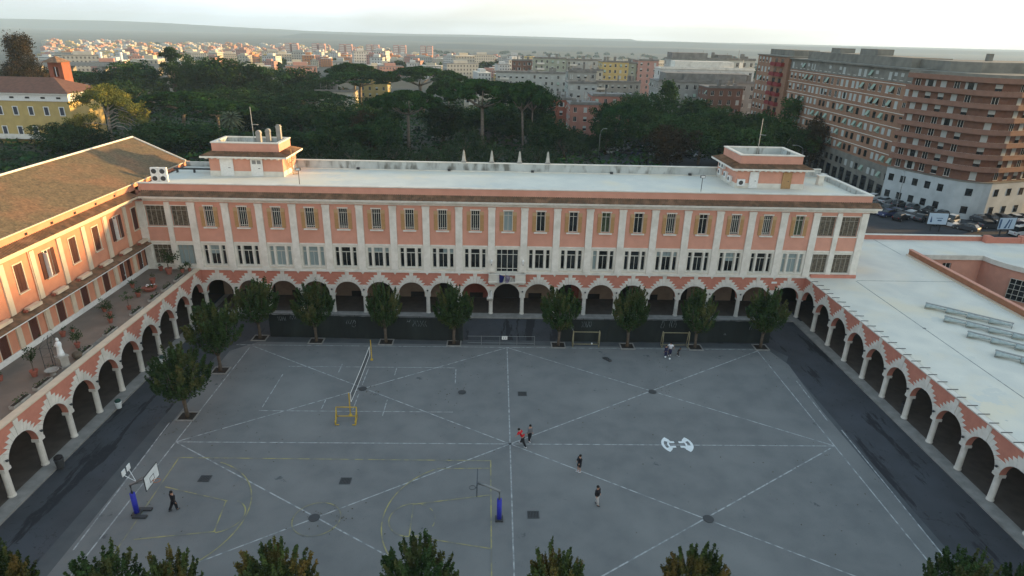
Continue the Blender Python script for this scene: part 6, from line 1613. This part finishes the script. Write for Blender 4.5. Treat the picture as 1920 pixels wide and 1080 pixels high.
# generic block builder: body box with proud windows as real geometry
WALLS = {'cream': (.46, .42, .33), 'yellow ochre': (.48, .36, .14), 'grey': (.30, .30, .27), 'pale grey': (.40, .41, .38), 'pink': (.42, .24, .20), 'brick red': (.30, .10, .06), 'brown': (.19, .10, .07), 'white': (.55, .55, .52), 'sage': (.33, .36, .28), 'dull pink': (.40, .19, .14), 'orange': (.50, .22, .10)}
WMT = {k_: mat('wall_'+k_.replace(' ', '_'), c, tuple(v*.85 for v in c), .5) for k_, c in WALLS.items()}
def block(x0, x1, y0, y1, z0, z1, col, label, group=None, base=None, floors=None, extras=(), win=True, name='town_building', cat='building'):
    t = thing(name, label, cat, ((x0+x1)/2, (y0+y1)/2, z0), 0, group)
    q = MB(N=(0, 1, 0)); q.box(x0, x1, y0, y1, z0, z1); q.build('wall', WMT[col], t)
    q = MB(N=(0, 1, 0)); q.box(x0-.3, x1+.3, y0-.3, y1+.3, z1, z1+.3)
    for (a, b, c, d, h) in extras: q.box(x0+a, x0+b, y0+c, y0+d, z1+.3, z1+h)
    rq = random.Random(int(x0*3+y1))
    for _ in range(max(3, int((x1-x0)/5))):
        cx_, cy_ = rq.uniform(x0+1.5, x1-2), rq.uniform(y0+1, y1-2); hh = rq.choice((.8, 1.2, 2.2, 2.6)); ww = rq.uniform(.5, 1.6)
        q.box(cx_-ww/2, cx_+ww/2, cy_-ww/2, cy_+ww/2, z1+.31, z1+.3+hh)
    for _ in range(4): cx_, cy_ = rq.uniform(x0+1, x1-1), rq.uniform(y0+.5, y1-1); q.tube([(cx_, cy_, z1+.3), (cx_, cy_, z1+rq.uniform(2.2, 4))], .06, 4)
    q.box(x0-.05, x1+.05, y0-.25, y0-.05, z1+.3, z1+.9)
    q.build('roof', ROOFD if col != 'white' else CREAM, t)
    if win:
        h = z1-max(z0, 0); fl = max(1, int(h/3.1)); n = max(1, int((x1-x0)/2.9)); my = max(1, int((y1-y0)/3.2)); r_ = random.Random(int(x0*7+y0)); cnt = 0
        rest = MB(O=(x0, y0, 0))
        for f in range(fl):
            z = z1-2.5-f*3.1
            if z < z0: break
            for i in range(n):
                u = (x1-x0)*(i+.5)/n; kk = r_.choices(list(WM), (5, 2, 2, .6, .6))[0]
                if cnt < 60: put('window', WM[kk], t, (x0+u, y0-.004, z), 0); cnt += 1
                else: rest.box(u-.57, u+.57, .003, .04, z, z+1.5)
            if x1 < 0:
                for i in range(my):
                    yy = y0+(y1-y0)*(i+.5)/my
                    if cnt < 90: put('window', WM[r_.choice(list(WM))], t, (x1+.004, yy, z), PI/2); cnt += 1
            elif f < 6:
                for i in range(my):
                    yy = y0+(y1-y0)*(i+.5)/my
                    if cnt < 90: put('window', WM[r_.choice(list(WM))], t, (x0-.004, yy, z), -PI/2); cnt += 1
        if rest.f: tag(rest.build('other_windows', GLASSD, t), kind='stuff')
        q = MB(O=(x0, y0, 0))
        for f in range(0, fl, 1):
            if (x1-x0) > 14 and col not in ('brick red', 'dull pink', 'yellow ochre'):
                z = z1-3.2-f*3.1
                if z > z0+1: q.box(2, 6.5, 0, 1.1, z, z+.12); q.box(2, 6.5, 1.05, 1.1, z+.12, z+1)
        if q.f: q.build('balconies', CREAM, t)
    return t
block(59.5, 97, 175, 190, 0, 17.6, 'grey', 'grey apartment block with a white top terrace left of the brick tower', extras=[(3, 34, 2, 12, 3.2)])
block(64.5, 103, 195, 204.6, 0, 21.4, 'white', 'white stepped apartment block rising behind the white terrace block', extras=[(6, 30, 1, 8, 3)])
block(71.5, 107, 206, 218, 0, 24.8, 'pale grey', 'topmost stepped pale block on the skyline left of the brick tower', extras=[(0, 15, 0, 8, 2.6), (20, 26, 2, 8, 2)])
block(74, 86.5, 160, 172, 0, 16.9, 'brown', 'plain brown brick block between the grey terrace block and the brick tower')
block(57.5, 72.3, 300, 316, 0, 19.2, 'yellow ochre', 'yellowish apartment block left of the greyish pink one in the middle distance')
block(72.6, 77.2, 302, 316, 0, 18.6, 'sage', 'narrow greenish block between the yellow and pink blocks')
block(77.5, 89, 300, 316, 0, 20.4, 'pink', 'pink apartment block with stacked balconies in the middle distance')
block(28.4, 40.5, 203, 215, 0, 14.4, 'pale grey', 'grey old palazzo block with two cornice lines behind the pink houses')
block(29.6, 42, 217, 228, 0, 18.0, 'grey', 'taller grey block just behind the old grey palazzo', extras=[(2, 6, 1, 5, 2)])
block(24.0, 34.6, 152, 163, 0, 11.0, 'dull pink', 'low dull pink house with roof terrace left of the forked pine')
block(33.4, 53, 165, 178, 0, 12.8, 'dull pink', 'longer salmon pink house with cream coping behind the low pink house')
block(18.9, 27.6, 176, 190, 0, 10.2, 'brick red', 'small brick red building just right of the umbrella pines')
block(-15.1, 3.7, 200, 214, 0, 11.6, 'cream', 'cream building glimpsed between the umbrella pine trunks')
block(-2, 34, 262, 276, 0, 14.6, 'pale grey', 'long pale low block right of the umbrella pine tops')
block(20.4, 40, 328, 340, 0, 19.3, 'sage', 'wide grey-green block on the middle skyline, left half'); block(40.6, 62, 332, 344, 0, 18.6, 'pale grey', 'wide pale block on the middle skyline, right half')
block(7.7, 20, 342, 352, 0, 17.2, 'brown', 'brownish block left of the grey-green skyline block')
block(38, 53, 268, 280, 0, 16.2, 'cream', 'cream block with a long roof in front of the middle skyline'); block(43, 66.4, 238, 250, 0, 12.6, 'grey', 'low wide grey block behind the salmon pink house')
block(2, 26, 300, 312, 0, 11.2, 'brick red', 'long brick red block behind the umbrella pine top')
block(-71, -57, 262, 274, -2, 10.4, 'yellow ochre', 'yellow building in sunlight left of the far umbrella pine')
block(-78, -62, 205, 215, 0, 8.6, 'cream', 'pale building seen under the far umbrella pines')
# unseen blocks added off to the right to shade the court and left wing
for i, (y0, y1, h) in enumerate([(34, 47, 30.4), (14, 33.4, 30.2), (-8, 13.4, 29.5), (-32, -8.6, 29.2), (-56, -32.6, 28.0), (-84, -56.6, 27.6)]):
    block(128, 142, y0, y1, 0, h, ['brown', 'brick red', 'brown', 'dull pink', 'brown', 'grey'][i], '%s added unseen apartment block from the corner, shading the court from the east' % ORD[i], 'added shading blocks east of the school')
# ---- yellow villa
t = thing('villa', 'ochre yellow villa with cream cornice and brown hipped roof at the left edge', 'villa', (-140, 124, 0))
q = MB(N=(0, 1, 0)); q.box(-170, -125.2, 118, 134, -.5, 12.2); q.build('wall', WMT['yellow ochre'], t)
q = MB(N=(0, 1, 0)); q.box(-170.3, -124.9, 117.7, 134.3, 12.2, 14.1); q.box(-170.9, -124.3, 117.1, 134.9, 14.1, 14.5); q.build('cornice', WHITE, t)
q = MB(N=(0, 1, 0)); a = [q.p(x, y, 14.5) for x, y in ((-171.2, 116.8), (-124, 116.8), (-124, 135.2), (-171.2, 135.2))]; b = [q.p(-163, 126, 18.2), q.p(-133, 126, 18.2)]
q.face((a[0], a[1], b[1], b[0])); q.face((a[1], a[2], b[1])); q.face((a[2], a[3], b[0], b[1])); q.face((a[3], a[0], b[0])); q.face(a[::-1])
q.build('hipped_roof', mat('villa_roof_tiles', (.16, .075, .05), (.11, .055, .038), 1), t)
vw = MB(); vw.box(-.8, .8, 0, .06, -.12, 2.5); vw.box(-.55, .55, .06, .09, .1, 2.3, 1); vwm = vw.mesh('villa_window', [WHITE, mat('slate_shutter', (.045, .05, .07))])
for i in range(9):
    for z in (8.2, 2.6):
        put('window', vwm, t, (-127.6-i*4.4, 117.99, z), 0)
    q = MB(N=(0, 1, 0)); q.box(-128.2-i*4.4, -127-i*4.4, 117.63, 117.7, 12.9, 13.4); q.build('attic_vent', DARK, t)
q = MB(N=(0, 1, 0)); q.box(-160, -131, 115.6, 118, 1.7, 2.1); q.box(-160, -131, 115.6, 115.75, 2.1, 3.1); q.build('balcony', STONE, t)
t = thing('bell_tower', 'small red brick bell tower with twin arched opening beside the yellow villa', 'tower', (-137.4, 132, 0))
q = MB(N=(0, 1, 0)); bw = 2.1
q2 = MB((-137.4, 136.6-bw, 0), (1, 0, 0), (0, -1, 0)); q2.holes(-bw, bw, 10, 22.0, [(-.75, -.12, 17.8, 20.6), (.12, .75, 17.8, 20.6)], -.4, 0); q2.box(-bw, bw, -4.2, -3.8, 10, 22); q2.box(-bw, -bw+.4, -3.8, -.4, 10, 22); q2.box(bw-.4, bw, -3.8, -.4, 10, 22)
q2.build('shaft', WMT['brick red'], t)
q2 = MB(N=(0, 1, 0)); a = [q2.p(x, y, 22.0) for x, y in ((-140, 132), (-134.8, 132), (-134.8, 139.2), (-140, 139.2))]; c = q2.p(-137.4, 135.6, 23.8); q2.face(a[::-1])
for i in range(4): q2.face((a[i], a[(i+1) % 4], c))
q2.build('roof', TILE, t)
q2 = MB(N=(0, 1, 0)); q2.tube([(-137.4, 134.45, 17.8), (-137.4, 134.45, 20.6)], .1, 8); q2.build('colonnette', LOGO, t)
# viaduct
t = thing('viaduct', 'long grey concrete viaduct crossing behind the park at the left', 'bridge', (-280, 386, -1))
q = MB(N=(0, 1, 0)); q.box(-345, -215, 384, 394, 5.6, 7.2); q.box(-345, -215, 384, 384.3, 7.2, 8.1); q.build('deck', CONC, t)
for i in range(6):
    q = MB(N=(0, 1, 0)); q.box(-338+i*22, -335+i*22, 385, 393, -3, 5.6); q.build('pier', CONC, t)
for i, x in enumerate((-300, -285)):
    t = thing('chimney_stack', 'slim white chimney stack beyond the viaduct, %s of two' % ('left', 'right')[i], 'chimney', (x, 440, -3)); q = MB(O=(x, 440, -3), N=(0, 1, 0)); q.lathe([(1.1, 0), (1.0, 14), (1.2, 14.1), (1.2, 15.5)], n=12); q.build('stack', LOGO, t)
# ---- far city: simple blocks sharing a few meshes
def proto(col, w_, d_, h_, seed, pent=True):
    q = MB(N=(0, 1, 0)); r_ = random.Random(seed); q.box(-w_/2, w_/2, -d_/2, d_/2, 0, h_, 0); q.box(-w_/2-.3, w_/2+.3, -d_/2-.3, d_/2+.3, h_, h_+.35, 2)
    if pent: q.box(-w_*.25, w_*.2, -d_*.2, d_*.25, h_+.35, h_+3, 0)
    n = int(w_/3); fl = int(h_/3.2)
    for f in range(fl):
        z = h_-2.5-f*3.2
        if z < .3: break
        for i in range(n):
            u = -w_/2+w_*(i+.5)/n; q.box(u-.65, u+.65, -d_/2-.05, -d_/2-.01, z, z+1.6, 1)
        for i in range(int(d_/3)):
            y = -d_/2+3*(i+.5); q.box(w_/2+.01, w_/2+.05, y-.6, y+.6, z, z+1.6, 1); q.box(-w_/2-.05, -w_/2-.01, y-.6, y+.6, z, z+1.6, 1)
    return q.mesh('city_block', [WMT[col], CITYG, ROOFD if seed % 2 else CREAM])
CITYG = mat('far_window_glass', (.11, .11, .11), rough=.5)
protos = []
for i, (col, w_, d_, h_) in enumerate([('cream', 22, 14, 16), ('white', 18, 14, 19), ('cream', 26, 14, 15), ('pink', 16, 16, 19), ('yellow ochre', 24, 13, 14), ('pale grey', 30, 14, 17), ('orange', 20, 14, 13), ('cream', 14, 12, 11), ('white', 30, 12, 12), ('pink', 24, 14, 14)]):
    protos.append((col, proto(col, w_, d_, h_, i), w_))
placed = []; r_ = random.Random(77); n = 0; tries = 0
while n < 285 and tries < 6000:
    tries += 1
    Yd = 400*(1900/400)**(r_.random()**.8); ang = r_.uniform(-.62, .27)
    X = ang*(Yd+75)
    if ang > .12 and Yd > 700: continue
    if ang > -.05 and (270 < Yd < 350) and X > -5: continue
    if X > 60 and Yd < 330: continue
    if Yd > 1250 and ang > -.1: continue
    if -350 < X < -205 and 370 < Yd < 410: continue
    if any(abs(X-a) < 20 and abs(Yd-b) < 16 for a, b in placed): continue
    placed.append((X, Yd)); col, me, w_ = r_.choice(protos)
    scl = r_.uniform(.62, .95); o = put('city_building', me, None, (X, Yd, gz(X, Yd)-.3 - (4 if Yd < 600 else 0)), r_.choice((0, .15, -.2, .35, PI/2, PI/2+.2)))
    o.scale = (scl, scl, scl)
    tag(o, 'small distant %s apartment building in the hazy city beyond the park' % col, 'building', 'distant %s city buildings' % col)
    n += 1
mass = MB(N=(0, 1, 0)); cm_ = ['cream', 'white', 'pink', 'orange', 'yellow ochre', 'cream', 'orange']  # more orange walls stand in for warm sunlight on the city
for k_ in range(1500):
    Yd = 850*(2500/850)**r_.random(); an = r_.uniform(-.66, -.06) if r_.random() < .8 else r_.uniform(-.06, .25)
    X = an*(Yd+75)
    if Yd > 1500 and an > -.15: continue
    w_, d_, h_ = r_.uniform(9, 26), r_.uniform(9, 16), r_.uniform(6, 15); z = gz(X, Yd)-1; c_ = r_.randrange(7)
    mass.box(X-w_/2, X+w_/2, Yd-d_/2, Yd+d_/2, z, z+h_, c_)
    mass.box(X-w_*.3, X+w_*.1, Yd-d_*.25, Yd+d_*.25, z+h_, z+h_+2.4, c_)
    for f in range(int(h_/3.2)): mass.box(X-w_/2+1, X+w_/2-1, Yd-d_/2-.1, Yd-d_/2-.02, z+1.6+f*3.2, z+2.7+f*3.2, 7); mass.box(X+w_/2+.02, X+w_/2+.1, Yd-d_/2+1, Yd+d_/2-1, z+1.6+f*3.2, z+2.7+f*3.2, 7)
tag(mass.build('distant_city', [WMT[c_] for c_ in cm_]+[CITYG]), 'sprawl of tiny pale and pink roofs fading into haze on the plain', 'city', kind='stuff')
for i in range(6):
    x = -475+i*62; t = thing('distant_tower', 'pinkish far tower block, %s from the left of six in a row on the horizon' % ORD[i], 'tower', (x, 1500, gz(x, 1500)), 0, 'row of six distant towers')
    for s in (-1, 1):
        q = MB(O=(x, 1500, gz(x, 1500)), N=(0, 1, 0)); q.box(s*8-6, s*8+6, -8, 8, 0, 36)
        for f in range(9): q.box(s*8-5, s*8+5, -8.3, -8.05, 2+f*3.8, 3.6+f*3.8, 1)
        q.build('slab', [WMT['pink'], CREAM], t)
# far trees between city quarters and hills
P = []
for k_ in range(520):
    Yd = r_.uniform(500, 2600); an = r_.uniform(-.62, .6); X = an*(Yd+75)
    if an < -.1 and r_.random() < .6: continue
    P.append((X, Yd, gz(X, Yd)+3, r_.uniform(5, 13)))
q = leaf_mesh('distant_woods', clump_points(P, 2.2, .5, .5), 2.6, LEAFB, .7, .5); o = bpy.data.objects.new('distant_woods', q); COL.objects.link(o); tag(o, 'dark woods and hedges scattered over the far plain', 'woods', kind='stuff')
HILL = mat('far_hill', (.034, .048, .048), (.052, .064, .058), .004, c3=(.024, .036, .03), s3=.002)  # some blue of the distance haze is put into the hill colour
def hills(name, Yc, x0, x1, prof, dy):
    q = MB(N=(0, 1, 0)); n = 60; rows = []
    for j, (fy, fh) in enumerate(((-1, 0), (-.5, .55), (0, 1), (.8, .3))):
        row_ = []
        for i in range(n+1):
            f = i/n; x = x0+(x1-x0)*f; h = prof(f)+2.5*math.sin(f*23+j)+1.2*math.sin(f*51)
            row_.append(q.p(x, Yc+fy*dy, -44+h*fh))
        rows.append(row_)
    for a, b in zip(rows, rows[1:]):
        for i in range(n): q.face((a[i], a[i+1], b[i+1], b[i]))
    tag(q.build(name, HILL), kind='structure')
hills('hills', 3300, -300, 4200, lambda f: 10+4*math.sin(f*7), 500)
hills('far_hills', 5200, -1500, 4200, lambda f: 24+4*math.sin(f*5), 700)
hills('mountains', 7600, -6500, 1500, lambda f: 80 if f < .34 else max(28, 80-(f-.34)*260), 1000)
# ---- air
hz = MB(N=(0, 1, 0)); hz.box(-8800, 8800, -400, 8800, -60, 125)
hm = bpy.data.materials.new('haze_air'); hm.use_nodes = True; n_ = hm.node_tree; n_.nodes.clear()
mo = n_.nodes.new('ShaderNodeOutputMaterial'); pv = n_.nodes.new('ShaderNodeVolumePrincipled'); pv.inputs['Density'].default_value = .00012; pv.inputs['Color'].default_value = (.55, .78, 1.0, 1)
n_.links.new(pv.outputs[0], mo.inputs['Volume'])
tag(hz.build('haze', hm), kind='stuff')
